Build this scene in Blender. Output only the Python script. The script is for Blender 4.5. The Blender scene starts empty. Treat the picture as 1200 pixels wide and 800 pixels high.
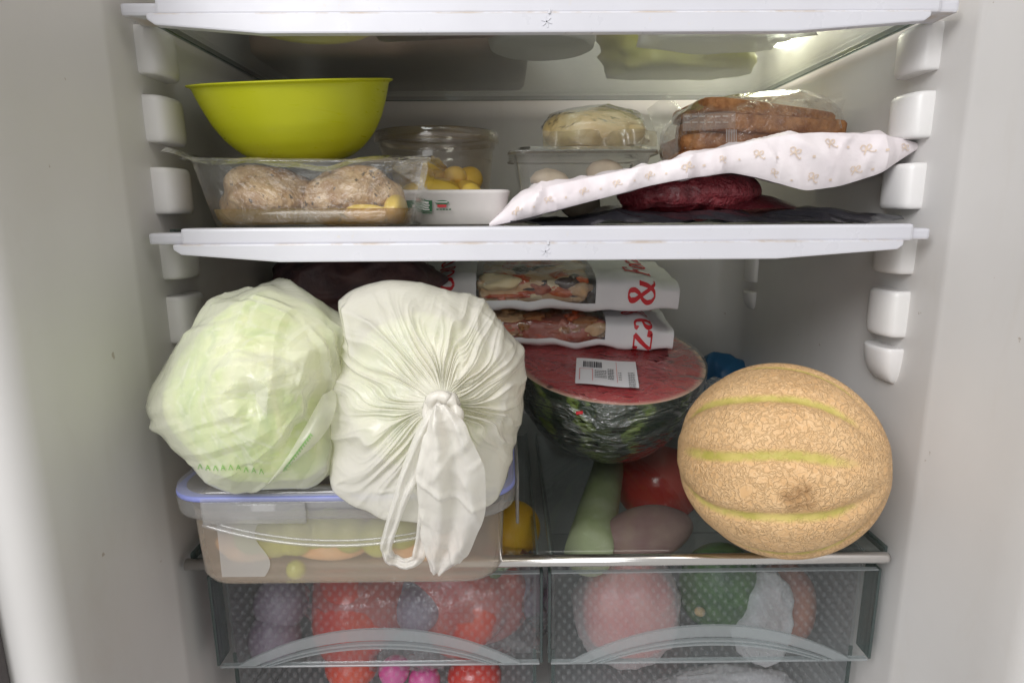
import bpy, bmesh, math, random
import numpy as np
from mathutils import Matrix, Vector
from mathutils.bvhtree import BVHTree

S = bpy.context.scene
C = S.collection
random.seed(4)

# ------------------------------------------------------------------ camera
F_PX, PITCH, YAW, ROLL = 720.5, 0.2042, 0.0071, -0.0064
CAM = np.array([0.0, 0.0, 1.0])
_cy, _sy, _cp, _sp = math.cos(YAW), math.sin(YAW), math.cos(PITCH), math.sin(PITCH)
FW = np.array([_sy * _cp, _cy * _cp, -_sp]); _R = np.array([_cy, -_sy, 0.0]); _U = np.cross(_R, FW)
_c, _s = math.cos(ROLL), math.sin(ROLL)
RT = _c * _R + _s * _U; UP = -_s * _R + _c * _U
cam_d = bpy.data.cameras.new('camera'); cam = bpy.data.objects.new('camera', cam_d); C.objects.link(cam)
cam.matrix_world = Matrix(((RT[0], UP[0], -FW[0], CAM[0]), (RT[1], UP[1], -FW[1], CAM[1]), (RT[2], UP[2], -FW[2], CAM[2]), (0, 0, 0, 1)))
cam_d.sensor_width = 36.0; cam_d.lens = 36.0 * F_PX / 1200.0
cam_d.clip_start = 0.01; cam_d.clip_end = 100
S.camera = cam


def at(px, py, Y):
    """the point of the place at depth Y that the photograph shows at px, py"""
    d = FW + RT * (px - 600) / F_PX - UP * (py - 400) / F_PX
    return CAM + d * (Y / d[1])


def atz(px, py, z):
    d = FW + RT * (px - 600) / F_PX - UP * (py - 400) / F_PX
    return CAM + d * ((z - CAM[2]) / d[2])


# ------------------------------------------------------------------ light
W = bpy.data.worlds.new('World'); S.world = W; W.use_nodes = True
W.node_tree.nodes['Background'].inputs[0].default_value = (1.0, 0.985, 0.96, 1)
W.node_tree.nodes['Background'].inputs[1].default_value = 0.45


def area(name, loc, target, size, power, col):
    l = bpy.data.lights.new(name, 'AREA'); l.shape = 'RECTANGLE'; l.size, l.size_y = size; l.energy = power; l.color = col
    o = bpy.data.objects.new(name, l); C.objects.link(o); o.location = loc
    o.rotation_euler = (Vector(target) - Vector(loc)).to_track_quat('-Z', 'Y').to_euler()
    return o


area('window_light', (-0.55, -0.60, 1.70), (0.05, 0.34, 0.85), (0.8, 0.7), 14, (0.99, 0.985, 1.0))
area('ceiling_light', (0.40, -0.35, 2.20), (0.05, 0.36, 0.85), (0.6, 0.6), 3.5, (1.0, 0.96, 0.90))
area('front_fill', (-0.60, -1.7, 1.0), (0.05, 0.4, 0.85), (0.8, 1.2), 6, (0.985, 0.99, 1.0))  # added fill lamp, no known source: glints on the films, brighter fronts
S.view_settings.view_transform = 'Standard'; S.view_settings.look = 'None'
S.view_settings.exposure = 0.22; S.view_settings.gamma = 1.0
S.cycles.use_denoising = True; S.cycles.use_adaptive_sampling = True; S.cycles.adaptive_threshold = 0.02
S.cycles.max_bounces = 14; S.cycles.transparent_max_bounces = 40
S.cycles.diffuse_bounces = 5; S.cycles.glossy_bounces = 4; S.cycles.transmission_bounces = 8
S.cycles.caustics_reflective = False; S.cycles.caustics_refractive = False
S.cycles.sample_clamp_indirect = 6


# ------------------------------------------------------------------ materials
class NT:
    def __init__(s, name):
        s.m = bpy.data.materials.new(name); s.m.use_nodes = True; s.t = s.m.node_tree; s.t.nodes.clear()
        s.out = s.t.nodes.new('ShaderNodeOutputMaterial')

    def n(s, kind, inp=None, **props):
        nd = s.t.nodes.new('ShaderNode' + kind)
        for k, v in props.items(): setattr(nd, k, v)
        for k, v in (inp or {}).items():
            sock = nd.inputs[k]
            if hasattr(v, 'is_linked') or isinstance(v, bpy.types.NodeSocket): s.t.links.new(v, sock)
            else:
                if isinstance(v, (tuple, list)) and len(v) == 3 and sock.type == 'RGBA': v = (*v, 1)
                sock.default_value = v
        return nd

    def coord(s): return s.n('TexCoord').outputs['Object']

    def noise(s, scale, detail=4, rough=0.55, dist=0.0, vec=None):
        return s.n('TexNoise', {'Vector': vec or s.coord(), 'Scale': scale, 'Detail': detail, 'Roughness': rough, 'Distortion': dist}).outputs['Fac']

    def ramp(s, fac, stops):
        nd = s.n('ValToRGB', {'Fac': fac}); e = nd.color_ramp.elements
        while len(e) < len(stops): e.new(0.5)
        for el, (p, c) in zip(e, stops):
            el.position = p; el.color = (*c, 1) if not isinstance(c, (int, float)) else (c, c, c, 1)
        return nd.outputs['Color']

    def mix(s, fac, a, b):
        return s.n('MixRGB', {'Fac': fac, 'Color1': a, 'Color2': b}).outputs['Color']

    def math(s, op, a, b=0.0, c=0.0, clamp=False):
        nd = s.n('Math', {0: a, 1: b, 2: c}, operation=op); nd.use_clamp = clamp
        return nd.outputs[0]

    def bump(s, h, strength, dist, normal=None):
        i = {'Height': h, 'Strength': strength, 'Distance': dist}
        if normal: i['Normal'] = normal
        return s.n('Bump', i).outputs['Normal']

    def schlick(s, nrm=None, gain=1.0, f0=0.04):
        # same from both sides of a thin sheet
        i = {'Blend': 0.5}
        if nrm: i['Normal'] = nrm
        f = s.n('LayerWeight', i).outputs['Facing']
        f = s.math('MULTIPLY_ADD', s.math('POWER', f, 5.0), 1 - f0, f0)
        return s.math('MULTIPLY', f, gain, clamp=True)

    def done(s, shader):
        s.t.links.new(shader, s.out.inputs['Surface']); return s.m


def plain(name, col, rough=0.5, col2=None, nscale=30, bump=0.0, bscale=150, bdist=0.001, spec=0.5, sss=0.0, metal=0.0, speck=None, coat=0.0):
    t = NT(name)
    c = col
    if col2 is not None:
        c = t.ramp(t.noise(nscale, 5), [(0.35, col), (0.65, col2)])
    if speck is not None:
        sc, th, scol = speck
        c = t.mix(t.ramp(t.noise(sc, 3, 0.6), [(th, 0.0), (th + 0.05, 1.0)]), c, scol)
    i = {'Base Color': c, 'Roughness': rough, 'Specular IOR Level': spec, 'Metallic': metal, 'Coat Weight': coat, 'Coat Roughness': 0.12}
    if sss: i['Subsurface Weight'] = sss; i['Subsurface Radius'] = (0.01, 0.005, 0.003); i['Subsurface Scale'] = 0.6
    if bump: i['Normal'] = t.bump(t.noise(bscale, 4), bump, bdist)
    return t.done(t.n('BsdfPrincipled', i).outputs[0])


def clear(name, tint=(0.93, 0.94, 0.93), haze=0.06, hazecol=(0.8, 0.8, 0.78), rough=0.06, gloss=1.0, bump=0.0, bscale=60, bdist=0.002, wrinkle=0.0, hazevar=0.0, stretch=None):
    """thin clear plastic, film or glass: clear, a little hazy, glossy at grazing angles"""
    t = NT(name)
    vec = t.coord()
    if stretch: vec = t.n('Mapping', {'Vector': vec, 'Scale': stretch}).outputs[0]
    nrm = None
    hz = haze
    if bump:
        h = t.noise(bscale, 5, 0.6, 0.4, vec)
        if wrinkle:
            h2 = t.math('ABSOLUTE', t.math('SUBTRACT', t.noise(bscale * 0.6, 3, 0.5, 0.6, vec), 0.5))
            h = t.math('MULTIPLY_ADD', h2, -wrinkle, h)
        nrm = t.bump(h, bump, bdist)
    if hazevar:
        hz = t.ramp(t.noise(bscale * 0.5 if bump else 40, 5, 0.65, 0.3, vec), [(0.4, haze), (0.75, min(1, haze + hazevar))])
    ni = {'Normal': nrm} if nrm else {}
    tr = t.n('BsdfTransparent', {'Color': tint}).outputs[0]
    df = t.n('BsdfDiffuse', {'Color': hazecol, **ni}).outputs[0]
    tl = t.n('BsdfTranslucent', {'Color': hazecol, **ni}).outputs[0]
    d2 = t.n('MixShader', {0: 0.45, 1: df, 2: tl}).outputs[0]
    body = t.n('MixShader', {0: hz, 1: tr, 2: d2}).outputs[0]
    gl = t.n('BsdfGlossy', {'Roughness': rough, 'Color': (1, 1, 1), **ni}).outputs[0]
    fr = t.schlick(nrm, gloss)
    return t.done(t.n('MixShader', {0: fr, 1: body, 2: gl}).outputs[0])


def bagmat(name, col, transp, rough=0.35, bscale=120, bump=0.25):
    """thin milky carrier bag plastic"""
    t = NT(name)
    h = t.noise(bscale, 5, 0.6, 0.8)
    h2 = t.math('ABSOLUTE', t.math('SUBTRACT', t.noise(bscale * 0.35, 3, 0.5, 1.2), 0.5))
    nrm = t.bump(t.math('MULTIPLY_ADD', h2, -1.5, h), bump, 0.0012)
    df = t.n('BsdfDiffuse', {'Color': col, 'Normal': nrm}).outputs[0]
    tl = t.n('BsdfTranslucent', {'Color': col, 'Normal': nrm}).outputs[0]
    d2 = t.n('MixShader', {0: 0.34, 1: df, 2: tl}).outputs[0]
    tr = t.n('BsdfTransparent', {'Color': (0.96, 0.98, 0.94)}).outputs[0]
    fc = t.n('LayerWeight', {'Blend': 0.5}).outputs['Facing']      # seen edge-on a thin film lets less through
    tf = t.math('MULTIPLY', t.math('SUBTRACT', 1.0, t.math('POWER', fc, 2.0)), transp)
    body = t.n('MixShader', {0: tf, 1: d2, 2: tr}).outputs[0]
    gl = t.n('BsdfGlossy', {'Roughness': rough, 'Normal': nrm}).outputs[0]
    fr = t.schlick(nrm, 0.9)
    return t.done(t.n('MixShader', {0: fr, 1: body, 2: gl}).outputs[0])


MAT = {}
t = NT('liner_plastic')
c = t.ramp(t.noise(9, 5), [(0.35, (0.585, 0.572, 0.558)), (0.65, (0.615, 0.603, 0.590))])
sm_ = t.n('Mapping', {'Vector': t.coord(), 'Scale': (1, 1, 0.35)}).outputs[0]
c = t.mix(t.ramp(t.noise(16, 6, 0.7, 0.6, sm_), [(0.54, 0.0), (0.74, 0.22)]), c, (0.50, 0.45, 0.39))      # dried smears
c = t.mix(t.ramp(t.noise(95, 3, 0.55), [(0.735, 0.0), (0.75, 0.8)]), c, (0.36, 0.31, 0.26))               # specks
MAT['liner'] = t.done(t.n('BsdfPrincipled', {'Base Color': c, 'Roughness': t.ramp(t.noise(20, 5), [(0.3, 0.34), (0.7, 0.52)]), 'Specular IOR Level': 0.4, 'Normal': t.bump(t.noise(260, 3), 0.05, 0.0006)}).outputs[0])
MAT['peg'] = plain('support_plastic', (0.70, 0.685, 0.68), 0.35, (0.67, 0.66, 0.645), 30)
t = NT('trim_plastic')
sep = t.n('SeparateXYZ', {0: t.coord()})
c = t.ramp(t.noise(25, 5), [(0.35, (0.57, 0.57, 0.61)), (0.65, (0.55, 0.55, 0.59))])
near = t.math('SUBTRACT', 1.0, t.math('MULTIPLY', t.math('ABSOLUTE', t.math('ADD', sep.outputs[2], 0.0086)), 900.0), clamp=True)   # grime kept in the joint under the bar
stn = t.n('Mapping', {'Vector': t.coord(), 'Scale': (1, 1, 3)}).outputs[0]
c = t.mix(t.math('MULTIPLY', near, t.ramp(t.noise(38, 6, 0.7, 0.3, stn), [(0.46, 0.0), (0.62, 0.85)])), c, (0.40, 0.31, 0.22))
c = t.mix(t.ramp(t.noise(120, 4, 0.7), [(0.68, 0.0), (0.76, 0.5)]), c, (0.58, 0.53, 0.47))
MAT['trim'] = t.done(t.n('BsdfPrincipled', {'Base Color': c, 'Roughness': t.ramp(t.noise(60, 4), [(0.3, 0.25), (0.7, 0.42)])}).outputs[0])
MAT['trim_mark'] = plain('trim_mark', (0.58, 0.58, 0.62), 0.4)
MAT['gasket'] = plain('gasket_rubber', (0.07, 0.06, 0.06), 0.6)
MAT['frame'] = plain('cabinet_paint', (0.72, 0.75, 0.80), 0.3)
MAT['glass'] = clear('shelf_glass', (0.84, 0.87, 0.855), 0.015, rough=0.03, gloss=1.0)
MAT['glass_edge'] = clear('glass_edge', (0.30, 0.38, 0.37), 0.25, (0.30, 0.37, 0.36), rough=0.08, gloss=1.2)
MAT['chrome'] = plain('chrome', (0.72, 0.70, 0.68), 0.16, metal=1.0)


# ------------------------------------------------------------------ mesh helpers
def me(name, V, Fc, smooth=True):
    m = bpy.data.meshes.new(name)
    m.from_pydata([tuple(map(float, v)) for v in V], [], [tuple(int(i) for i in f) for f in Fc])
    m.update()
    if smooth: m.polygons.foreach_set('use_smooth', [True] * len(m.polygons))
    return m


def obj(name, m, mat, parent=None):
    o = bpy.data.objects.new(name, m); C.objects.link(o)
    if mat is not None and not m.materials: m.materials.append(MAT[mat] if isinstance(mat, str) else mat)
    if parent is not None: o.parent = parent
    return o


def tag(o, label, cat, group=None, kind=None):
    if label: o['label'] = label
    if cat: o['category'] = cat
    if group: o['group'] = group
    if kind: o['kind'] = kind
    return o


def thing(name, label, cat, loc=(0, 0, 0), group=None):
    o = bpy.data.objects.new(name, None); C.objects.link(o); o.location = tuple(map(float, loc)); o.empty_display_size = 0.02
    return tag(o, label, cat, group)


def local(parent, V):
    return np.asarray(V, float) - np.array(parent.location)


def grid(P, wrap_u=False, wrap_v=False, cap0=False, cap1=False):
    """P: (nu, nv, 3) -> verts, faces; u rings may wrap"""
    P = np.asarray(P, float); nu, nv = P.shape[:2]
    V = P.reshape(-1, 3)
    iu = np.arange(nu if wrap_u else nu - 1); iv = np.arange(nv if wrap_v else nv - 1)
    A, B = np.meshgrid(iu, iv, indexing='ij'); A2 = (A + 1) % nu; B2 = (B + 1) % nv
    Fc = np.stack([A * nv + B, A2 * nv + B, A2 * nv + B2, A * nv + B2], -1).reshape(-1, 4).tolist()
    if cap0: Fc.append([i * nv for i in range(nu)][::-1])
    if cap1: Fc.append([i * nv + nv - 1 for i in range(nu)])
    return V, Fc


def loft(rings, cap0=True, cap1=True):
    """rings: list of (n,3) closed loops"""
    P = np.stack([np.asarray(r, float) for r in rings], 1)
    return grid(P, wrap_u=True, cap0=cap0, cap1=cap1)


def join(parts):
    V, Fc, k = [], [], 0
    for v, f in parts:
        v = np.asarray(v, float); V.append(v); Fc += [[i + k for i in q] for q in f]; k += len(v)
    return np.concatenate(V), Fc


def rrect(cx, cy, z, hx, hy, r, n=8):
    """rounded rectangle loop in XY"""
    pts = []
    for (sx, sy, a0) in ((1, 1, 0), (-1, 1, 90), (-1, -1, 180), (1, -1, 270)):
        for k in range(n + 1):
            a = math.radians(a0 + 90 * k / n)
            pts.append((cx + sx * (hx - r) + r * math.cos(a), cy + sy * (hy - r) + r * math.sin(a), z))
    return np.array(pts)


def lathe(profile, n=64, center=(0, 0, 0), cap0=False, cap1=False):
    a = np.linspace(0, 2 * np.pi, n, endpoint=False)
    P = np.array([[(r * math.cos(t) + center[0], r * math.sin(t) + center[1], z + center[2]) for (r, z) in profile] for t in a])
    return grid(P, wrap_u=True, cap0=cap0, cap1=cap1)


def box(x0, x1, y0, y1, z0, z1, bev=0.0, seg=2):
    bm = bmesh.new()
    bmesh.ops.create_cube(bm, size=1)
    for v in bm.verts:
        v.co = ((x0 + x1) / 2 + v.co.x * (x1 - x0), (y0 + y1) / 2 + v.co.y * (y1 - y0), (z0 + z1) / 2 + v.co.z * (z1 - z0))
    if bev: bmesh.ops.bevel(bm, geom=bm.edges[:], offset=bev, segments=seg, profile=0.6, affect='EDGES')
    V = np.array([v.co[:] for v in bm.verts]); bm.verts.index_update()
    Fc = [[v.index for v in f.verts] for f in bm.faces]; bm.free()
    return V, Fc


def extrude_poly(pts, y0, y1, bev=0.0):
    """polygon in XZ pulled along Y, with bevelled rims"""
    bm = bmesh.new()
    vs = [bm.verts.new((x, y0, z)) for x, z in pts]; f = bm.faces.new(vs)
    r = bmesh.ops.extrude_face_region(bm, geom=[f])
    for v in r['geom']:
        if isinstance(v, bmesh.types.BMVert): v.co.y = y1
    bmesh.ops.recalc_face_normals(bm, faces=bm.faces[:])
    if bev: bmesh.ops.bevel(bm, geom=bm.edges[:], offset=bev, segments=2, profile=0.6, affect='EDGES')
    bm.verts.index_update()
    V = np.array([v.co[:] for v in bm.verts]); Fc = [[v.index for v in f.verts] for f in bm.faces]; bm.free()
    return V, Fc


def tube(path, r, n=10, caps=True):
    path = np.asarray(path, float); k = len(path)
    rr = np.broadcast_to(np.asarray(r, float), (k,))
    T = np.gradient(path, axis=0); T /= np.linalg.norm(T, axis=1)[:, None] + 1e-12
    nrm = np.cross(T[0], (0, 0, 1.0)) if abs(T[0][2]) < 0.9 else np.cross(T[0], (1.0, 0, 0))
    rings = []
    for i in range(k):
        nrm = nrm - T[i] * np.dot(nrm, T[i]); nrm /= np.linalg.norm(nrm); b = np.cross(T[i], nrm)
        a = np.linspace(0, 2 * np.pi, n, endpoint=False)
        rings.append(path[i] + rr[i] * (np.cos(a)[:, None] * nrm + np.sin(a)[:, None] * b))
    return loft(rings, caps, caps)


_ico = {}


def ico(sub):
    if sub not in _ico:
        bm = bmesh.new(); bmesh.ops.create_icosphere(bm, subdivisions=sub, radius=1.0)
        bm.verts.index_update()
        _ico[sub] = (np.array([v.co[:] for v in bm.verts]), [[v.index for v in f.verts] for f in bm.faces]); bm.free()
    V, Fc = _ico[sub]
    return V.copy(), [list(f) for f in Fc]


def sn(P, f, seed, n=14):
    """smooth pseudo noise, about -1..1"""
    rs = np.random.RandomState(seed)
    K = rs.normal(size=(n, 3)); K = K / np.linalg.norm(K, axis=1)[:, None] * f * rs.uniform(0.6, 1.5, n)[:, None]
    ph = rs.uniform(0, 6.28, n)
    return np.sin(np.asarray(P) @ K.T + ph).sum(1) / math.sqrt(n)


def ridge(P, f, seed):
    return 1 - 2 * np.abs(sn(P, f, seed)).clip(0, 1)


def crumple(P, wl, seed, n=4):
    """flat facets meeting in sharp creases, as in crushed film"""
    rs = np.random.RandomState(seed); P = np.asarray(P, float)
    Q = P + 0.09 * wl * np.stack([sn(P, 3.0 / wl, seed + k, 8) for k in range(3)], 1)
    h = np.zeros(len(P))
    for k in range(n):
        d = rs.normal(size=3); d /= np.linalg.norm(d)
        x = Q @ d / (wl * rs.uniform(0.7, 1.6)) + rs.uniform()
        h += (np.abs((x % 1.0) - 0.5) * 4 - 1) * (0.4 + 0.6 * (0.5 + 0.5 * sn(P, 2.0 / wl, seed + 20 + k, 6)).clip(0, 1))
    return h / n * 1.6


def creases(P, Nn, spec, seed, toward=None):
    """single sharp fold lines scattered over a sheet: (count, length, half width, height)"""
    rs = np.random.RandomState(seed); h = np.zeros(len(P))
    for n, L, w, a in spec:
        for k in range(n):
            i = rs.randint(len(P)); c, nn = P[i], Nn[i]
            t = rs.normal(size=3) if toward is None or rs.uniform() < 0.35 else (c - toward) + rs.normal(size=3) * 0.008
            t = t - nn * (t @ nn); t /= np.linalg.norm(t) + 1e-9; b = np.cross(nn, t)
            q = P - c; s_ = L * rs.uniform(0.6, 1.5); x = q @ t; y = q @ b + 0.10 * x * x / s_ * rs.normal()
            near = np.exp(-(x / s_) ** 2) * np.exp(-((q @ nn) / 0.03) ** 2)
            v = np.abs(y) / (w * rs.uniform(0.6, 1.5))
            h += a * rs.choice([1, 1, 1, -0.6]) * rs.uniform(0.5, 1.2) * near * np.clip(1 - v, 0, 1)
    return h


def blob(c, r, amp=0.08, freq=2.5, seed=1, sub=4, rot=None):
    V, Fc = ico(sub)
    k = 1 + amp * sn(V, freq, seed) + amp * 0.4 * sn(V, freq * 2.3, seed + 9)
    V = V * k[:, None] * np.array(r)
    if rot is not None: V = V @ np.array(Matrix.Rotation(rot[1], 3, rot[0])).T
    return V + np.array(c), Fc


def rotm(ax, ay, az):
    return np.array(Matrix.Rotation(az, 3, 'Z') @ Matrix.Rotation(ay, 3, 'Y') @ Matrix.Rotation(ax, 3, 'X'))


def edges_of(Fc):
    e = set()
    for f in Fc:
        for a, b in zip(f, f[1:] + f[:1]): e.add((min(a, b), max(a, b)))
    return np.array(sorted(e))


def pbd(X, E, rest, steps, iters, collide, grav=(0, 0, 0), pin=None, force=None, bend=None, comp=0.25, damp=0.9, relax=1.0):
    """small position-based cloth: sheet that will not stretch, but folds"""
    X = X.copy(); n = len(X); Vv = np.zeros_like(X); g = np.array(grav)
    i, j = E[:, 0], E[:, 1]
    val = np.bincount(i, minlength=n) + np.bincount(j, minlength=n)
    if bend is not None:
        BE, brest, bk = bend; bi, bj = BE[:, 0], BE[:, 1]
        bval = np.maximum(np.bincount(bi, minlength=n) + np.bincount(bj, minlength=n), 1)
    for s in range(steps):
        prev = X.copy()
        X = X + Vv * damp + g
        if force is not None: X = X + force(X, s / steps)
        for it in range(iters):
            d = X[j] - X[i]; L = np.sqrt((d * d).sum(1)) + 1e-12
            k = (L - rest) / L; k = np.where(k > 0, k, k * comp) * 0.5
            c = d * k[:, None]
            for ax in range(3):
                X[:, ax] += relax * 2.0 * (np.bincount(i, c[:, ax], n) - np.bincount(j, c[:, ax], n)) / val
            if bend is not None:
                d = X[bj] - X[bi]; L = np.sqrt((d * d).sum(1)) + 1e-12
                k = np.minimum((L - brest) / L, 0) * 0.5 * bk
                c = d * k[:, None]
                for ax in range(3):
                    X[:, ax] += 2.0 * (np.bincount(bi, c[:, ax], n) - np.bincount(bj, c[:, ax], n)) / bval
            if pin is not None: X[pin[0]] = pin[1](s / steps) if callable(pin[1]) else pin[1]
            X = collide(X)
        Vv = X - prev
        sp = np.sqrt((Vv * Vv).sum(1))[:, None]; Vv *= np.minimum(1, 0.004 / (sp + 1e-9))
    return X


def elen(X, E): return np.linalg.norm(X[E[:, 1]] - X[E[:, 0]], axis=1)


def push_ellipsoid(X, c, r):
    q = (X - c) / r; L = np.sqrt((q * q).sum(1)); m = L < 1
    if m.any(): X[m] = c + (X[m] - c) / (L[m][:, None] + 1e-9)
    return X


# pen-drawn letters: (strokes, advance); thick where the stroke runs up and down
GL = {
    'P': ([[(.12, 0), (.12, .7)], [(.12, .68), (.38, .67), (.47, .55), (.40, .40), (.12, .36)], [(.02, .01), (.24, .01)], [(.02, .69), (.2, .69)]], .56),
    'i': ([[(.12, 0), (.12, .45)], [(.03, .44), (.12, .44)], [(.03, .01), (.22, .01)], [(.115, .62), (.115, .68)]], .27),
    'z': ([[(.04, .34), (.05, .44), (.36, .44)], [(.37, .44), (.04, .02)], [(.04, .01), (.37, .01), (.39, .12)]], .45),
    'a': ([[(.06, .36), (.10, .43), (.20, .45), (.28, .40), (.29, .30), (.29, .08), (.33, .02), (.40, .04)], [(.29, .26), (.12, .20), (.05, .11), (.10, .02), (.19, .01), (.29, .09)]], .46),
    '&': ([[(.62, .40), (.48, .40)], [(.55, .40), (.50, .22), (.36, .04), (.20, .0), (.07, .07), (.05, .19), (.14, .31), (.30, .41), (.38, .53), (.35, .65), (.25, .69), (.15, .63), (.14, .52), (.24, .36), (.40, .14), (.52, .02), (.64, .02)]], .78),
    'F': ([[(.12, 0), (.12, .7)], [(.03, .69), (.46, .69), (.48, .56)], [(.12, .36), (.34, .36)], [(.34, .28), (.34, .44)], [(.02, .01), (.24, .01)]], .54),
    'o': ([[(.21, .0), (.08, .06), (.04, .22), (.09, .39), (.21, .45), (.34, .39), (.38, .22), (.34, .06), (.21, .0)]], .46),
    'c': ([[(.34, .35), (.29, .43), (.20, .45), (.08, .38), (.04, .22), (.09, .06), (.20, .0), (.35, .09)]], .42),
    'I': ([[(.15, 0), (.15, .7)], [(.02, .01), (.28, .01)], [(.02, .69), (.28, .69)]], .34),
    ' ': ([], .26),
}


def ribbon2d(pts, wmin, wmax, sub=5):
    pts = np.array(pts, float)
    q = []
    for a, b in zip(pts[:-1], pts[1:]):
        for k in range(sub): q.append(a + (b - a) * k / sub)
    q.append(pts[-1]); q = np.array(q)
    if len(pts) > 3:
        for _ in range(3): q[1:-1] = (q[:-2] + 2 * q[1:-1] + q[2:]) / 4
    T = np.gradient(q, axis=0); T /= np.linalg.norm(T, axis=1)[:, None] + 1e-9
    w = wmin + (wmax - wmin) * np.abs(T[:, 1]) ** 1.5
    Nn = np.stack([-T[:, 1], T[:, 0]], 1) * (w / 2)[:, None]
    V = np.stack([q + Nn, q - Nn], 1).reshape(-1, 2)
    Fc = [[2 * k, 2 * k + 1, 2 * k + 3, 2 * k + 2] for k in range(len(q) - 1)]
    return V, Fc


def text2d(s, size, wmin=0.04, wmax=0.125):
    parts, x = [], 0
    for ch in s:
        st, adv = GL[ch]
        for pl in st:
            v, f = ribbon2d(pl, wmin, wmax); parts.append((np.c_[v[:, 0] + x, v[:, 1], np.zeros(len(v))], f))
        x += adv
    V, Fc = join(parts)
    return V[:, :2] * size, Fc, x * size


# ------------------------------------------------------------------ the refrigerator
XC = 0.0213
XL, XR, YB, YF = XC - 0.243, XC + 0.243, 0.70, 0.379
ZT, ZM, ZB = 1.1193, 0.9915, 0.7735       # upper faces of the three glass panes
fridge = thing('refrigerator', 'open white refrigerator with grey white walls and rows of shelf supports', 'refrigerator', (XC, 0.5, 0.55))


def liner_profile():
    p = []
    p += [(-0.262, 0.262), (-0.243, 0.262)]
    p += [(XL - 0.016 + 0.016 * math.sin(a), 0.278 - 0.016 * math.cos(a)) for a in np.linspace(0, math.pi / 2, 8)]
    p += [(XL - 0.003, 0.300), (XL - 0.0025, 0.366), (XL - 0.0012, 0.369), (XL - 0.0010, 0.374)] + [(XL - 0.003 + 0.006 * t, 0.30 + 0.36 * t) for t in np.linspace(0.33, 1, 8)]
    cl = XL + 0.003
    p += [(cl + 0.035 - 0.035 * math.cos(a), 0.665 + 0.035 * math.sin(a)) for a in np.linspace(0.1, math.pi / 2, 7)]
    cr = XR - 0.003
    p += [(x, YB) for x in np.linspace(cl + 0.06, cr - 0.06, 8)]
    p += [(cr - 0.035 + 0.035 * math.sin(a), 0.665 + 0.035 * math.cos(a)) for a in np.linspace(0, math.pi / 2 - 0.1, 7)]
    p += [(XR - 0.003 + 0.006 * t, 0.66 - 0.355 * t) for t in np.linspace(0, 0.66, 8)] + [(XR + 0.0010, 0.374), (XR + 0.0012, 0.369), (XR + 0.0025, 0.366), (XR + 0.003, 0.305)]
    p += [(XR + 0.020 - 0.016 * math.cos(a), 0.291 - 0.02 * math.sin(a)) for a in np.linspace(0.1, math.pi / 2, 8)]
    p += [(XR + 0.06, 0.270), (XR + 0.10, 0.270)]
    return p


prof = liner_profile()
P = np.array([[(x, y, z) for z in np.linspace(0.55, 1.42, 12)] for x, y in prof])
obj('inner_liner', me('inner_liner', local(fridge, grid(P)[0]), grid(P)[1]), 'liner', fridge)
obj('ceiling_panel', me('ceiling_panel', *(lambda b: (local(fridge, b[0]), b[1]))(box(XL - 0.02, XR + 0.02, 0.29, YB + 0.02, 1.40, 1.415)), smooth=False), 'liner', fridge)
obj('floor_panel', me('floor_panel', *(lambda b: (local(fridge, b[0]), b[1]))(box(XL - 0.02, XR + 0.02, 0.33, YB + 0.02, 0.56, 0.57)), smooth=False), 'liner', fridge)
b = box(-0.2655, -0.2425, 0.255, 0.2615, 0.55, 1.42, 0.002); obj('door_gasket', me('door_gasket', local(fridge, b[0]), b[1]), 'gasket', fridge)
b = box(-0.36, -0.2462, 0.246, 0.2545, 0.55, 1.42, 0.003); obj('cabinet_frame', me('cabinet_frame', local(fridge, b[0]), b[1]), 'frame', fridge)


def peg(side, z0, z1, y0, kind, depth=0.032, out=0.013):
    """a lump on the side wall that carries a shelf; flat top, rounded flank"""
    xw = XR + 0.001 if side > 0 else XL - 0.001
    n = 14
    a = np.linspace(0, math.pi, n)
    prof2 = [(-side * out * (math.sin(t) ** 0.45), y0 + depth * (0.5 - 0.5 * math.cos(t))) for t in a]
    rings = []
    if kind == 'full':
        zs = [(z0, 0.86), (z0 + 0.0015, 0.96), (z0 + 0.004, 1), (z1 - 0.004, 1), (z1 - 0.0015, 0.96), (z1, 0.86)]
    else:
        zs = [(z0 + (z1 - z0) * f, max(0.06, math.sqrt(1 - (1 - f) ** 2))) for f in (0.0, 0.03, 0.08, 0.16, 0.27, 0.4, 0.55, 0.7, 0.85, 0.94)] + [(z1 - 0.001, 0.98), (z1, 0.9)]
    ym = y0 + depth / 2
    for z, k in zs:
        rings.append([(xw + x * k, ym + (y - ym) * (0.6 + 0.4 * k), z) for x, y in prof2])
    Pp = np.stack([np.array(r) for r in rings], 1)
    V, Fc = grid(Pp)
    Fc.append([i * len(zs) + len(zs) - 1 for i in range(n)]); Fc.append([i * len(zs) for i in range(n)][::-1])
    return me('shelf_support', local(fridge, V), Fc)


for (ya, yb, k) in ((28, 84, 'full'), (109, 163, 'full'), (193, 246, 'full'), (272, 322, 'full'), (343, 396, 'full'), (410, 452, 'low')):
    for s in (-1, 1):
        za, zb = at(600, yb + 2, 0.405)[2], at(600, ya + 1, 0.405)[2]
        m = peg(s, za, zb, 0.400, k)
        for p in m.polygons: p.use_smooth = len(p.vertices) == 4
        obj('shelf_support', m, 'peg', fridge)
for (ya, yb, k) in ((300, 332, 'full'), (343, 366, 'low')):
    m = peg(1, at(600, yb, 0.65)[2], at(600, ya, 0.65)[2], 0.640, k, 0.026, 0.011)
    for p in m.polygons: p.use_smooth = len(p.vertices) == 4
    obj('shelf_support', m, 'peg', fridge)
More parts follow.
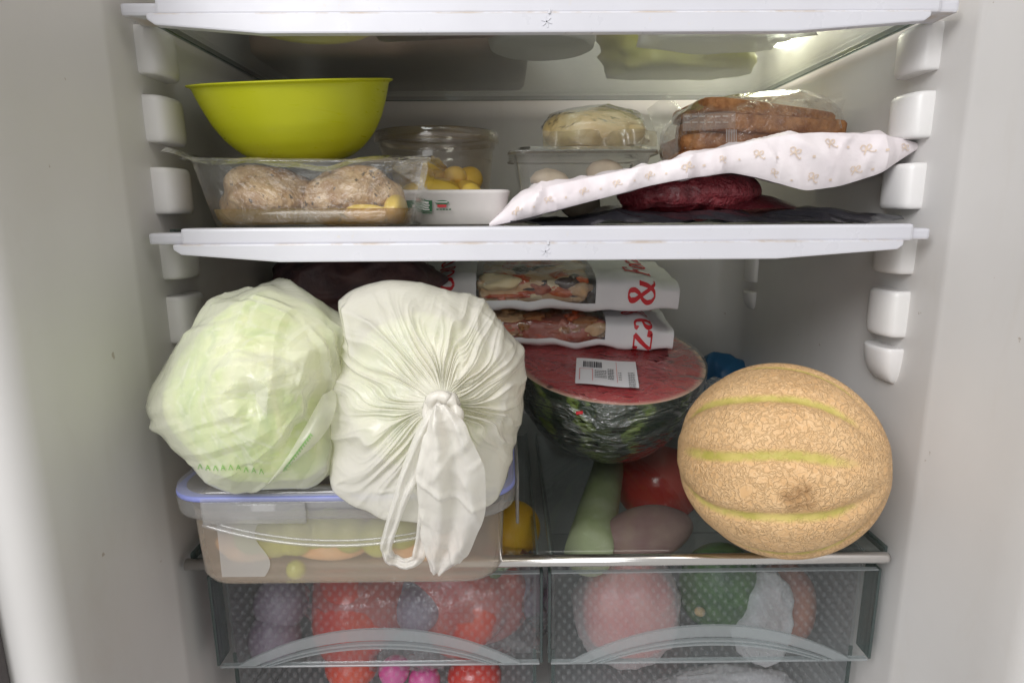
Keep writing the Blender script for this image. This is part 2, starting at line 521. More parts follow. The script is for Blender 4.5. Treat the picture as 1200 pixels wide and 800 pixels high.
# interior lamp on the right wall above the top shelf
t = NT('lamp_cover'); MAT['lamp'] = t.done(t.n('Emission', {'Color': (1.0, 0.95, 0.80), 'Strength': 14.0}).outputs[0])
V, Fc = blob((0, 0, 0), (0.012, 0.040, 0.022), 0, 1, 1, 3)
obj('lamp_cover', me('lamp_cover', local(fridge, V + np.array([XR - 0.008, 0.60, 1.170])), Fc), 'lamp', fridge)
pl = bpy.data.lights.new('fridge_lamp', 'POINT'); pl.energy = 0.24; pl.color = (1.0, 0.90, 0.70); pl.shadow_soft_size = 0.015
po = bpy.data.objects.new('fridge_lamp', pl); C.objects.link(po); po.location = (XR - 0.035, 0.595, 1.172)


# ------------------------------------------------------------------ shelves
def glass_shelf(zg, label):
    t = thing('glass_shelf', label, 'shelf', (XC, 0.53, zg))
    x0, x1 = XC - 0.2385, XC + 0.2375
    parts = [box(x0, x1, 0.3792, 0.402, zg - 0.0085, zg - 0.0015, 0.0018),
             box(x0 + 0.021, x1 - 0.012, 0.3765, 0.398, zg - 0.0090, zg + 0.0012, 0.0018)]
    bot = zg - 0.0192
    poly = [(x0 + 0.0165, zg - 0.0082), (x0 + 0.0165, zg - 0.0115), (x0 + 0.021, zg - 0.0145), (x0 + 0.080, bot), (x1 - 0.095, bot), (x1 - 0.022, zg - 0.0140), (x1 - 0.0185, zg - 0.0115), (x1 - 0.0185, zg - 0.0082)]
    parts.append(extrude_poly(poly, 0.3745, 0.381, 0.0010))
    V, Fc = join(parts); m = me('front_trim', local(t, V), Fc)
    m.polygons.foreach_set('use_smooth', [False] * len(m.polygons))
    obj('front_trim', m, 'trim', t)
    V, Fc = box(x0 + 0.004, x1 - 0.004, 0.4025, 0.674, zg - 0.004, zg, 0.0004, 1)
    obj('glass_pane', me('glass_pane', local(t, V), Fc, False), 'glass', t)
    V, Fc = box(x0 + 0.004, x1 - 0.004, 0.6745, 0.677, zg - 0.0042, zg + 0.0003, 0.0006, 1)
    obj('pane_edge', me('pane_edge', local(t, V), Fc, False), 'glass_edge', t)
    for xx in (x0 + 0.002, x1 - 0.002):
        V, Fc = box(xx - 0.0015, xx + 0.0015, 0.4025, 0.674, zg - 0.0043, zg + 0.0003, 0.0005, 1)
        obj('pane_edge', me('pane_edge', local(t, V), Fc, False), 'glass_edge', t)
    # small raised snowflake mark in the middle of the lip
    prt = []
    for k in range(3):
        b_ = box(-0.0030, 0.0030, -0.0003, 0.0003, -0.0003, 0.0003); V = b_[0] @ rotm(0, k * math.pi / 3 + 0.3, 0).T
        prt.append((V + np.array([XC + 0.002, 0.3744, zg - 0.0137]), b_[1]))
    prt.append(box(XC + 0.0028, XC + 0.0042, 0.3735, 0.3748, zg - 0.0098, zg - 0.0072, 0.0003, 1))
    V, Fc = join(prt); obj('raised_mark', me('raised_mark', local(t, V), Fc, False), 'trim_mark', t)
    return t


glass_shelf(ZT, 'upper glass shelf with white front trim, above the lime green bowl')
glass_shelf(ZM, 'middle glass shelf with white front trim, carrying the lime green bowl and bread')
low = thing('glass_shelf', 'bottom glass shelf with chrome front rod, carrying the orange melon', 'shelf', (XC, 0.53, ZB))
V, Fc = box(XL + 0.006, XR - 0.006, 0.3835, 0.682, ZB - 0.004, ZB, 0.0004, 1)
obj('glass_pane', me('glass_pane', local(low, V), Fc, False), 'glass', low)
V, Fc = tube([(XL + 0.003, 0.379, ZB - 0.0042), (XR - 0.008, 0.379, ZB - 0.0042), (XR - 0.0055, 0.379, ZB - 0.0042)], [0.0040, 0.0040, 0.003], 20)
obj('chrome_rod', me('chrome_rod', local(low, V), Fc), 'chrome', low)
for x in (XL + 0.003, XR - 0.006):
    V, Fc = box(x, x + 0.003, 0.384, 0.69, ZB - 0.005, ZB + 0.001, 0.0006, 1)
    obj('pane_edge', me('pane_edge', local(low, V), Fc, False), 'glass_edge', low)


# ------------------------------------------------------------------ crisper drawers
def dotted(name):
    t = NT(name)
    sep = t.n('SeparateXYZ', {0: t.coord()})
    k = 2 * math.pi / 0.0062
    a = t.math('COSINE', t.math('MULTIPLY', sep.outputs[0], 2 * math.pi / 0.0076))
    b_ = t.math('COSINE', t.math('MULTIPLY', sep.outputs[2], 2 * math.pi / 0.0096))
    h = t.math('MULTIPLY', a, b_)
    msk = t.ramp(h, [(0.28, 0.01), (0.58, 0.13)])
    nrm = t.bump(h, 0.35, 0.0009)
    tr = t.n('BsdfTransparent', {'Color': (0.92, 0.93, 0.94)}).outputs[0]
    df = t.n('BsdfDiffuse', {'Color': (0.66, 0.68, 0.70), 'Normal': nrm}).outputs[0]
    tl = t.n('BsdfTranslucent', {'Color': (0.66, 0.68, 0.70)}).outputs[0]
    d2 = t.n('MixShader', {0: 0.5, 1: df, 2: tl}).outputs[0]
    body = t.n('MixShader', {0: msk, 1: tr, 2: d2}).outputs[0]
    gl = t.n('BsdfGlossy', {'Roughness': 0.18, 'Normal': nrm}).outputs[0]
    fr = t.schlick(nrm, 0.6)
    return t.done(t.n('MixShader', {0: fr, 1: body, 2: gl}).outputs[0])


MAT['dots'] = dotted('drawer_dimpled')
MAT['drawer'] = clear('drawer_clear', (0.965, 0.975, 0.975), 0.01, (0.66, 0.67, 0.69), rough=0.08, gloss=0.6)
MAT['drawer_frost'] = clear('drawer_frosted', (0.80, 0.84, 0.84), 0.34, (0.70, 0.73, 0.75), rough=0.2)
MAT['drawer_side'] = clear('drawer_side', (0.86, 0.88, 0.88), 0.12, (0.62, 0.63, 0.65), rough=0.1)


def drawer(x0, x1, label):
    t = thing('crisper_drawer', label, 'drawer', ((x0 + x1) / 2, 0.5, 0.635))
    y0, zt, zb = 0.3835, 0.7575, 0.6865

    def part(name, b, mat, sm=False): return obj(name, me(name, local(t, b[0]), b[1], sm), mat, t)
    part('front_panel', box(x0 + 0.0022, x1 - 0.0022, y0, y0 + 0.003, zb, zt - 0.0012, 0.0006, 1), 'drawer')
    part('panel_edge', box(x0, x0 + 0.0021, y0 - 0.0005, y0 + 0.016, zb, zt, 0.0005, 1), 'glass_edge')
    part('panel_edge', box(x1 - 0.0021, x1, y0 - 0.0005, y0 + 0.016, zb, zt, 0.0005, 1), 'glass_edge')
    part('top_edge', box(x0 + 0.0022, x1 - 0.0022, y0 - 0.0004, y0 + 0.0034, zt - 0.0011, zt, 0.0003, 1), 'drawer_frost')
    part('bottom_edge', box(x0 + 0.0022, x1 - 0.0022, y0 - 0.0006, y0 + 0.004, zb - 0.0016, zb - 0.0001, 0.0004, 1), 'drawer_frost')
    # arched grip: a frosted arch band and two raised ribs
    xm, w = (x0 + x1) / 2, (x1 - x0) / 2 - 0.016

    def arch(wo, zo, wi, zi, ya, yb):
        n = 40; rings = []
        for k in range(n + 1):
            u = -1 + 2 * k / n
            xo, xi = xm + wo * u, xm + wi * u
            a = max(0.0, 1 - abs(u) ** 2.1)
            rings.append([(xo, ya, zb + 0.0015 + zo * a), (xi, ya, zb + 0.0015 + zi * a), (xi, yb, zb + 0.0015 + zi * a), (xo, yb, zb + 0.0015 + zo * a)])
        return loft(rings)
    part('grip_arch', arch(w, 0.028, w - 0.012, 0.0195, y0 - 0.0022, y0 - 0.0001), 'drawer_frost')
    part('grip_rib', arch(w - 0.016, 0.0175, w - 0.0175, 0.0160, y0 - 0.0030, y0 - 0.0001), 'drawer_frost')
    part('grip_rib', arch(w - 0.021, 0.0142, w - 0.0222, 0.0131, y0 - 0.0030, y0 - 0.0001), 'drawer_frost')
    # the bin behind
    bx0, bx1, yb0, yb1, z0 = x0 + 0.006, x1 - 0.006, 0.400, 0.650, 0.637
    fw = part('bin_front', box(bx0, bx1, yb0, yb0 + 0.002, z0, zt + 0.001, 0.0005, 1), 'dots')
    part('bin_side', box(bx0 - 0.002, bx0 - 0.0001, yb0, yb1, z0, zt + 0.003), 'drawer_side')
    part('bin_side', box(bx1 + 0.0001, bx1 + 0.002, yb0, yb1, z0, zt + 0.003), 'drawer_side')
    part('bin_back', box(bx0, bx1, yb1, yb1 + 0.002, z0, zt), 'drawer_side')
    part('bin_floor', box(bx0, bx1, yb0 + 0.0021, yb1 - 0.0001, z0, z0 + 0.002), 'drawer_side')
    part('bin_edge', box(bx0 - 0.0023, bx0 + 0.0004, yb0 - 0.0006, yb0 - 0.0001, z0, zb - 0.002), 'glass_edge')
    part('bin_edge', box(bx1 - 0.0004, bx1 + 0.0023, yb0 - 0.0006, yb0 - 0.0001, z0, zb - 0.002), 'glass_edge')
    for xx in (bx0 - 0.004, bx1 + 0.0021):
        part('bin_rim', box(xx, xx + 0.0018, yb0 + 0.001, yb1, zt - 0.002, zt + 0.0045, 0.0004, 1), 'drawer_frost')
    return t


drawer(-0.2085, 0.0232, 'left clear crisper drawer with arched grip, holding red peppers')
drawer(0.0268, 0.2585, 'right clear crisper drawer with arched grip, holding avocado and wrapped meat')

# vegetables in the drawers
def lump(name, label, cat, c, r, mat, amp=0.06, freq=2.0, seed=1, sub=4, rot=None, group=None):
    o = obj(name, me(name, *blob((0, 0, 0), r, amp, freq, seed, sub, rot)), mat); o.location = tuple(map(float, c))
    return tag(o, label, cat, group)


MAT['red_pepper'] = plain('pepper_skin', (0.62, 0.035, 0.025), 0.25, (0.70, 0.10, 0.05), 18, coat=0.3)
MAT['stem'] = plain('stem_green', (0.12, 0.24, 0.05), 0.6, (0.2, 0.3, 0.08), 60)
MAT['plum'] = plain('plum_skin', (0.20, 0.13, 0.19), 0.45, (0.32, 0.24, 0.30), 24)
MAT['radish'] = plain('radish_skin', (0.62, 0.04, 0.25), 0.35, (0.70, 0.14, 0.36), 30)
MAT['tomato'] = plain('tomato_skin', (0.55, 0.02, 0.015), 0.22, (0.62, 0.04, 0.02), 10, coat=0.3)
MAT['lemon'] = plain('lemon_rind', (0.86, 0.42, 0.015), 0.4, (0.90, 0.50, 0.03), 40, 0.5, 300, 0.0008)
MAT['leek'] = plain('leek_skin', (0.42, 0.46, 0.22), 0.5, (0.58, 0.58, 0.38), 26)
MAT['potato'] = plain('potato_skin', (0.33, 0.17, 0.17), 0.6, (0.42, 0.26, 0.23), 40, 0.3, 200, 0.0008)
MAT['avocado'] = plain('avocado_skin', (0.025, 0.075, 0.02), 0.42, (0.06, 0.14, 0.03), 90, 0.5, 260, 0.001)
MAT['meat_pink'] = plain('pink_meat', (0.74, 0.12, 0.10), 0.45, (0.82, 0.28, 0.24), 50, 0.4, 140, 0.001)
MAT['onion'] = plain('onion_skin', (0.30, 0.13, 0.10), 0.35, (0.42, 0.2, 0.14), 30)
MAT['aubergine'] = plain('aubergine_skin', (0.05, 0.03, 0.07), 0.2, coat=0.4)
MAT['milky'] = bagmat('milky_film', (0.92, 0.89, 0.90), 0.38)


def pepper(c, s, label, rot=0.0, mat='red_pepper'):
    t = thing('bell_pepper', label, 'bell pepper', c)
    V, Fc = ico(5)
    a = np.arctan2(V[:, 1], V[:, 0]); lat = V[:, 2]
    k = 1 + 0.13 * np.cos((3 + int(s * 1000) % 2) * a + 0.5) * (1 - lat ** 2) + 0.09 * sn(V, 2.2, int(s * 999)) + 0.02 * sn(V, 6, 3)
    V = V * k[:, None]; V[:, 2] = V[:, 2] * 1.12 - 0.22 * np.exp(-((V[:, 0] ** 2 + V[:, 1] ** 2) / 0.09)) * (V[:, 2] > 0)
    Rr = rotm(0.5, rot, 0.4)
    obj('flesh', me('flesh', (V * s) @ Rr.T, Fc), mat, t)
    V, Fc = tube(np.array([(0, 0, 0.85), (0.03, 0, 1.0), (0.08, 0.02, 1.15), (0.16, 0.03, 1.28)]) * s, np.array([0.22, 0.1, 0.09, 0.11]) * s, 10)
    obj('stem', me('stem', V @ Rr.T, Fc), 'stem', t)
    return t


pepper((-0.122, 0.456, 0.690), 0.044, 'red bell pepper on the left side of the left drawer')
pepper((-0.036, 0.454, 0.690), 0.045, 'large red bell pepper on the right side of the left drawer', 0.5)
pepper((-0.060, 0.520, 0.690), 0.044, 'red bell pepper behind the plums in the left drawer', -0.4)
V, Fc = ico(5); V = np.sign(V) * np.abs(V) ** 0.8; V = V * (1 + 0.22 * crumple(V, 0.7, 91) + 0.10 * crumple(V, 0.3, 92))[:, None] * np.array((0.098, 0.046, 0.050))
V[:, 1] = np.maximum(V[:, 1], -0.050)
o = obj('plastic_bag', me('plastic_bag', V, Fc), clear('produce_bag', (0.97, 0.97, 0.98), 0.03, (0.80, 0.78, 0.84), rough=0.12, gloss=2.0, bump=0.8, bscale=60, bdist=0.004, wrinkle=1.6, hazevar=0.22)); o.location = (-0.066, 0.456, 0.693)
tag(o, 'clear crumpled bag around the red peppers in the left drawer', 'plastic bag')
for i, (px, py, Y, r, lb) in enumerate(((330, 705, 0.440, 0.021, 'dark purple plum at the left edge of the left drawer'), (466, 694, 0.452, 0.022, 'dark purple plum between the two red peppers'), (490, 712, 0.436, 0.018, 'small purple plum leaning against the large red pepper'), (322, 745, 0.432, 0.02, 'lower purple plum at the left edge of the left drawer'))):
    lump('plum', lb, 'plum', at(px, py, Y), (r, r, r * 1.1), 'plum', 0.04, 1.5, 20 + i, group='purple plums in the left drawer')
for i, (px, py, lb) in enumerate(((462, 786, 'magenta radish at the bottom centre of the left drawer'), (497, 796, 'magenta radish, the right one of the pair in the left drawer'))):
    lump('radish', lb, 'radish', at(px, py, 0.419), (0.012, 0.011, 0.012), 'radish', 0.05, 2, 31 + i, group='magenta radishes')
lump('tomato', 'small orange red tomato low in the left drawer beside the radishes', 'tomato', at(412, 778, 0.428), (0.020, 0.019, 0.018), 'red_pepper', 0.04, 2, 35)
lump('tomato', 'orange red tomato low in the right corner of the left drawer', 'tomato', at(556, 790, 0.428), (0.022, 0.020, 0.019), 'tomato', 0.04, 2, 36)
lump('lemon', 'yellow orange lemon beneath the glass beside the clear food container', 'lemon', at(601, 619, 0.468), (0.0225, 0.0235, 0.0225), 'lemon', 0.03, 2, 5)
lump('plum', 'dark purple plum under the yellow lemon', 'plum', at(612, 690, 0.462), (0.021, 0.021, 0.022), 'plum', 0.04, 1.5, 29, group='purple plums in the left drawer')
# right drawer
a, b = atz(689, 650, 0.744), atz(716, 535, 0.744)
pth = [a + (b - a) * k / 8 for k in range(9)]
V, Fc = tube(pth, [0.0185, 0.0185, 0.018, 0.0175, 0.017, 0.0165, 0.016, 0.016, 0.015], 20)
o = obj('leek', me('leek', V, Fc), 'leek'); tag(o, 'pale green leek stalk lying under the glass below the watermelon', 'leek')
lump('tomato', 'big dark red tomato under the glass behind the orange melon', 'tomato', atz(770, 566, 0.727), (0.045, 0.043, 0.040), 'tomato', 0.05, 2, 8, 5)
lump('potato', 'purplish sweet potato under the glass between leek and melon', 'sweet potato', atz(757, 625, 0.742), (0.041, 0.022, 0.020), 'potato', 0.06, 2, 9, 4, ('Z', 0.35))
V, Fc = blob((0, 0, 0), (0.040, 0.030, 0.042), 0.08, 2, 12, 4)
o = obj('wrapped_meat', me('wrapped_meat', V, Fc), 'meat_pink'); o.location = tuple(at(735, 712, 0.444)); tag(o, 'lump of pink meat inside the milky bag in the right drawer', 'meat')
V, Fc = ico(5); Vn = V * (1.08 + 0.05 * ridge(V, 3.2, 3) + 0.03 * ridge(V, 7, 4))[:, None] * np.array((0.0405, 0.0310, 0.044))
Vn = Vn + 0.0022 * crumple(Vn, 0.022, 3)[:, None] * Vn / 0.04
o = obj('plastic_bag', me('plastic_bag', Vn, Fc), bagmat('thin_milky', (0.92, 0.88, 0.89), 0.66)); o.location = tuple(at(735, 712, 0.444)); tag(o, 'milky plastic bag wrapped around pink meat in the right drawer', 'plastic bag')
t = thing('avocado', 'dark green avocado with a pale stem scar in the right drawer', 'avocado', at(842, 686, 0.442))
V, Fc = blob((0, 0, 0), (0.031, 0.029, 0.040), 0.03, 1.6, 15, 4, ('X', 0.35)); obj('flesh', me('flesh', V, Fc), 'avocado', t)
V, Fc = blob(at(820, 716, 0.4185) - at(842, 686, 0.442), (0.0042, 0.0034, 0.0036), 0.05, 2, 2, 3); obj('stem_scar', me('stem_scar', V, Fc), plain('scar', (0.42, 0.30, 0.15), 0.7), t)
lump('onion', 'reddish brown onion at the right end of the right drawer', 'onion', at(918, 706, 0.448), (0.024, 0.024, 0.036), 'onion', 0.04, 2, 18)
V, Fc = ico(5); V = V * (1 + 0.10 * ridge(V, 3.0, 23) + 0.05 * ridge(V, 8, 24))[:, None] * np.array((0.022, 0.020, 0.040))
o = obj('paper_wad', me('paper_wad', V, Fc), 'milky'); o.location = tuple(at(893, 722, 0.425)); tag(o, 'crumpled translucent white bag between avocado and onion', 'plastic bag')
V, Fc = ico(5); V = V * (1 + 0.10 * ridge(V, 3.0, 43) + 0.05 * ridge(V, 8, 44))[:, None] * np.array((0.055, 0.017, 0.012))
o = obj('plastic_bag', me('plastic_bag', V, Fc), 'milky'); o.location = tuple(at(850, 803, 0.422)); tag(o, 'white plastic bag lying at the bottom of the right drawer', 'plastic bag')

# ------------------------------------------------------------------ melon
def melon_mat():
    t = NT('melon_rind')
    co = t.coord()
    at_ = t.n('Attribute', attribute_name='groove').outputs['Fac']
    nz = t.n('TexNoise', {'Vector': co, 'Scale': 220, 'Detail': 2}).outputs['Color']
    v2 = t.n('VectorMath', {0: co, 1: t.n('VectorMath', {0: nz, 'Scale': 0.006}, operation='SCALE').outputs[0]}, operation='ADD').outputs[0]
    n1 = t.noise(200, 1, 0.5, 0.5, v2); n2 = t.noise(150, 1, 0.5, 0.7, v2)
    r1 = t.math('SUBTRACT', 1.0, t.math('MULTIPLY', t.math('ABSOLUTE', t.math('SUBTRACT', n1, 0.5)), 11.0), clamp=True)
    r2 = t.math('SUBTRACT', 1.0, t.math('MULTIPLY', t.math('ABSOLUTE', t.math('SUBTRACT', n2, 0.5)), 11.0), clamp=True)
    ve = t.n('TexVoronoi', {'Vector': v2, 'Scale': 165}, feature='DISTANCE_TO_EDGE').outputs['Distance']
    r3 = t.math('SUBTRACT', 1.0, t.math('MULTIPLY', ve, 9.0), clamp=True)
    net = t.math('MAXIMUM', t.math('MAXIMUM', t.math('MULTIPLY', r1, 0.75), t.math('MULTIPLY', r2, 0.6)), r3)
    at_ = t.math('ADD', at_, t.math('MULTIPLY', t.math('SUBTRACT', t.noise(190, 3, 0.6), 0.5), t.math('MULTIPLY', at_, 1.3)), clamp=True)
    netg = t.math('MULTIPLY', net, t.math('SUBTRACT', 1.0, at_, clamp=True))
    crk = t.math('MAXIMUM', t.math('SUBTRACT', 1.0, t.math('MULTIPLY', t.math('ABSOLUTE', t.math('SUBTRACT', n1, 0.5)), 26.0), clamp=True), t.math('MULTIPLY', t.math('SUBTRACT', 1.0, t.math('MULTIPLY', t.math('ABSOLUTE', t.math('SUBTRACT', n2, 0.46)), 24.0), clamp=True), 0.8))
    pits = t.math('MULTIPLY', crk, t.math('SUBTRACT', 1.0, at_, clamp=True))
    base = t.ramp(t.noise(22, 5), [(0.3, (0.60, 0.36, 0.165)), (0.7, (0.69, 0.45, 0.23))])
    c = t.mix(t.math('MULTIPLY', netg, 0.5), base, (0.78, 0.56, 0.33))
    c = t.mix(t.math('MULTIPLY', pits, 0.30), c, (0.46, 0.27, 0.10))
    brown = t.ramp(t.noise(16, 4, 0.6), [(0.56, 0.0), (0.74, 0.55)])
    c = t.mix(brown, c, (0.52, 0.27, 0.09))
    g = t.ramp(t.noise(60, 4), [(0.35, (0.40, 0.35, 0.075)), (0.65, (0.60, 0.48, 0.16))])
    c = t.mix(t.ramp(at_, [(0.25, 0.0), (0.85, 1.0)]), c, g)
    scar = t.n('Attribute', attribute_name='scar').outputs['Fac']
    sm = t.ramp(t.math('MULTIPLY', scar, t.noise(120, 5, 0.7)), [(0.22, 0.0), (0.48, 1.0)])
    c = t.mix(sm, c, (0.28, 0.15, 0.06))
    h = t.math('MULTIPLY_ADD', pits, -1.0, t.math('MULTIPLY', netg, 0.3))
    nrm = t.bump(h, 0.6, 0.0017)
    return t.done(t.n('BsdfPrincipled', {'Base Color': c, 'Roughness': 0.55, 'Specular IOR Level': 0.35, 'Normal': nrm}).outputs[0])


MAT['melon'] = melon_mat()
mc = at(912, 537, 0.384); mr = 0.0652
nu, nv = 320, 200
lon = np.linspace(0, 2 * np.pi, nu, endpoint=False); lat = np.linspace(-math.pi / 2 + 0.003, math.pi / 2 - 0.003, nv)
LO, LA = np.meshgrid(lon, lat, indexing='ij')
NG = 10
LOw = LO + 0.02 * np.sin(3 * LA + LO) + 0.015 * np.sin(5 * LA + 2 * LO)
ph = (LOw * NG / (2 * np.pi)) % 1.0
dg = np.minimum(ph, 1 - ph) * np.cos(LA) * (2 * np.pi / NG)          # angle from the nearest groove
gv = np.exp(-(dg / 0.058) ** 2) * np.clip((1.10 - np.abs(LA)) / 0.45, 0, 1)
rad = 1 - 0.046 * np.exp(-(dg / 0.085) ** 2) * np.clip((1.35 - np.abs(LA)) / 0.5, 0, 1) - 0.03 * np.exp(-((math.pi / 2 - np.abs(LA)) / 0.12) ** 2)
D = np.stack([np.cos(LA) * np.cos(LO), np.cos(LA) * np.sin(LO), np.sin(LA)], -1)
rad = rad + 0.008 * sn(D.reshape(-1, 3), 2.5, 7).reshape(nu, nv)
Pm = D * rad[..., None] * mr * np.array([0.975, 0.975, 1.0])
# axis: to the right and toward the viewer
ax = np.array([0.80, -0.56, 0.14]); ax /= np.linalg.norm(ax)
e1 = np.cross(ax, (0, 0, 1.0)); e1 /= np.linalg.norm(e1); e2 = np.cross(ax, e1)
th0 = math.radians(-20)
f1 = math.cos(th0) * e1 + math.sin(th0) * e2; f2 = np.cross(ax, f1)
Pm = Pm @ np.stack([f1, f2, ax])
V, Fc = grid(Pm, wrap_u=True, cap0=True, cap1=True)
m = me('melon', V, Fc)
at1 = m.attributes.new('groove', 'FLOAT', 'POINT'); at1.data.foreach_set('value', gv.ravel().astype(np.float32))
sc_dir = (at(937, 580, 0.325) - mc); sc_dir /= np.linalg.norm(sc_dir)
Vd = V / np.linalg.norm(V, axis=1)[:, None]
sc_ = 0.9 * np.exp(-((1 - Vd @ sc_dir) / 0.026))
at2 = m.attributes.new('scar', 'FLOAT', 'POINT'); at2.data.foreach_set('value', sc_.astype(np.float32))
o = obj('melon', m, 'melon'); o.location = tuple(mc); tag(o, 'round tan netted melon with green grooves on the bottom glass shelf', 'melon')

# ------------------------------------------------------------------ watermelon half
def rind_mat():
    t = NT('watermelon_rind')
    co = t.coord()
    sep = t.n('SeparateXYZ', {0: co})
    ang = t.math('ARCTAN2', sep.outputs[1], sep.outputs[0])
    nz = t.noise(28, 4, 0.6)
    s = t.math('SINE', t.math('MULTIPLY_ADD', ang, 11.0, t.math('MULTIPLY', nz, 9.0)))
    s2 = t.math('ADD', s, t.math('MULTIPLY', t.math('SUBTRACT', t.noise(85, 4, 0.7), 0.5), 2.4))
    c = t.ramp(t.math('MULTIPLY_ADD', s2, 0.25, 0.5), [(0.62, (0.012, 0.035, 0.012)), (0.76, (0.20, 0.30, 0.05)), (0.90, (0.45, 0.52, 0.16))])
    return t.done(t.n('BsdfPrincipled', {'Base Color': c, 'Roughness': 0.35}).outputs[0])


def flesh_mat():
    t = NT('watermelon_flesh')
    co = t.coord()
    st = t.n('Mapping', {'Vector': co, 'Scale': (0.4, 2.2, 1)}).outputs[0]
    c = t.ramp(t.noise(40, 5, 0.6, 0.5, st), [(0.3, (0.40, 0.022, 0.035)), (0.7, (0.60, 0.09, 0.09))])
    r = t.n('VectorMath', {0: t.n('Mapping', {'Vector': co, 'Scale': (1, 1, 0)}).outputs[0]}, operation='LENGTH').outputs['Value']
    c = t.mix(t.ramp(t.math('MULTIPLY', r, 10.0), [(0.80, 0.0), (0.845, 1.0)]), c, (0.72, 0.50, 0.36))
    sd = t.n('TexVoronoi', {'Vector': co, 'Scale': 42}).outputs['Distance']
    c = t.mix(t.ramp(sd, [(0.10, 0.9), (0.16, 0.0)]), c, (0.10, 0.02, 0.02))
    return t.done(t.n('BsdfPrincipled', {'Base Color': c, 'Roughness': 0.3, 'Subsurface Weight': 0.15, 'Subsurface Scale': 0.01}).outputs[0])


MAT['rind'] = rind_mat(); MAT['flesh'] = flesh_mat()
MAT['cling'] = clear('cling_film', (0.985, 0.985, 0.985), 0.012, (0.85, 0.85, 0.85), rough=0.09, gloss=1.8, bump=0.9, bscale=55, bdist=0.006, wrinkle=1.8, hazevar=0.10, stretch=(1.0, 1.0, 2.2))
MAT['cling_side'] = clear('cling_film_gathered', (0.98, 0.98, 0.98), 0.0, (0.85, 0.85, 0.85), rough=0.14, gloss=3.4, bump=1.0, bscale=34, bdist=0.007, wrinkle=2.8, hazevar=0.24, stretch=(1.0, 1.0, 2.6))
wc = at(713, 418, 0.548); wr = 0.0865; wk = (wc[2] - ZB - 0.001) / wr
wm = thing('watermelon_half', 'halved watermelon wrapped in cling film, red cut face up, with price label', 'watermelon', wc)
Rw = rotm(math.radians(13), math.radians(1.5), 0)
profw = [(wr * math.sin(a) , -wr * wk * math.cos(a)) for a in np.linspace(0.01, math.pi / 2, 40)]
V, Fc = lathe(profw, 96, cap0=True); obj('rind', me('rind', V @ Rw.T, Fc), 'rind', wm)
V, Fc = lathe([(0.0005, 0.0012), (wr * 0.4, 0.0012), (wr * 0.7, 0.001), (wr * 0.93, 0.0006), (wr * 0.998, 0.0)], 96, cap0=True); obj('cut_face', me('cut_face', V @ Rw.T, Fc), 'flesh', wm)
for k in wm.children: pass
# film over it: top taut, flanks crinkled with gathered strands
a = np.linspace(0, 2 * np.pi, 260, endpoint=False); prof3 = [(wr * 1.012 * math.sin(q), -(wr * wk + 0.0008) * math.cos(q)) for q in np.linspace(0.02, math.pi / 2, 50)] + [(wr * 1.01, 0.002), (wr * 0.97, 0.0030), (wr * 0.6, 0.0032), (0.001, 0.0032)]
Pf = np.array([[(r * math.cos(q), r * math.sin(q), z) for r, z in prof3] for q in a])
flat = Pf.reshape(-1, 3); dirs = flat / np.linalg.norm(flat, axis=1)[:, None]
side = np.clip(-flat[:, 2] / wr * 3, 0, 1)
st = flat * np.array([60, 60, 150])
amp = (0.0012 * ridge(st, 1.2, 61).clip(-.2, 1) + 0.0007 * ridge(st, 3.0, 62)) * side
flat = flat + dirs * np.abs(amp)[:, None]
nq = len(prof3) - 4
Vt, Ft = grid(flat.reshape(Pf.shape)[:, nq - 1:], wrap_u=True); obj('cling_film', me('cling_film', Vt @ Rw.T, Ft), 'cling', wm)
V, Fc = grid(flat.reshape(Pf.shape)[:, :nq], wrap_u=True); obj('cling_film', me('cling_film', V @ Rw.T, Fc), 'cling_side', wm)
# loose flap of film at the right foot
g = np.array([[(0.045 + 0.035 * u, -0.030 + 0.030 * v - 0.015 * u, -0.070 + 0.045 * v + 0.012 * u + 0.004 * math.sin(9 * u + 4 * v)) for v in np.linspace(0, 1, 14)] for u in np.linspace(0, 1, 14)])
V, Fc = grid(g); V = V + 0.003 * ridge(V, 160, 5)[:, None]; obj('film_flap', me('film_flap', V, Fc), 'cling', wm)
# price label with bar code
MAT['paper'] = plain('paper_white', (0.80, 0.79, 0.80), 0.6, (0.76, 0.75, 0.77), 40)
MAT['ink'] = plain('ink_black', (0.05, 0.05, 0.06), 0.6)
MAT['ink_red'] = plain('ink_red', (0.62, 0.03, 0.04), 0.5)
MAT['ink_green'] = plain('ink_green', (0.25, 0.45, 0.12), 0.5)
lab_o = np.array([-0.008, -0.040, 0.0048])   # label centre in the cut plane
ang = math.radians(-7); ca, sa = math.cos(ang), math.sin(ang)


def on_label(x, y, z): return np.array((lab_o[0] + ca * x - sa * y, lab_o[1] + sa * x + ca * y, lab_o[2] + z)) @ Rw.T


def lrect(x0, x1, y0, y1, z): return np.array([on_label(x0, y0, z), on_label(x1, y0, z), on_label(x1, y1, z), on_label(x0, y1, z)]), [[0, 1, 2, 3]]


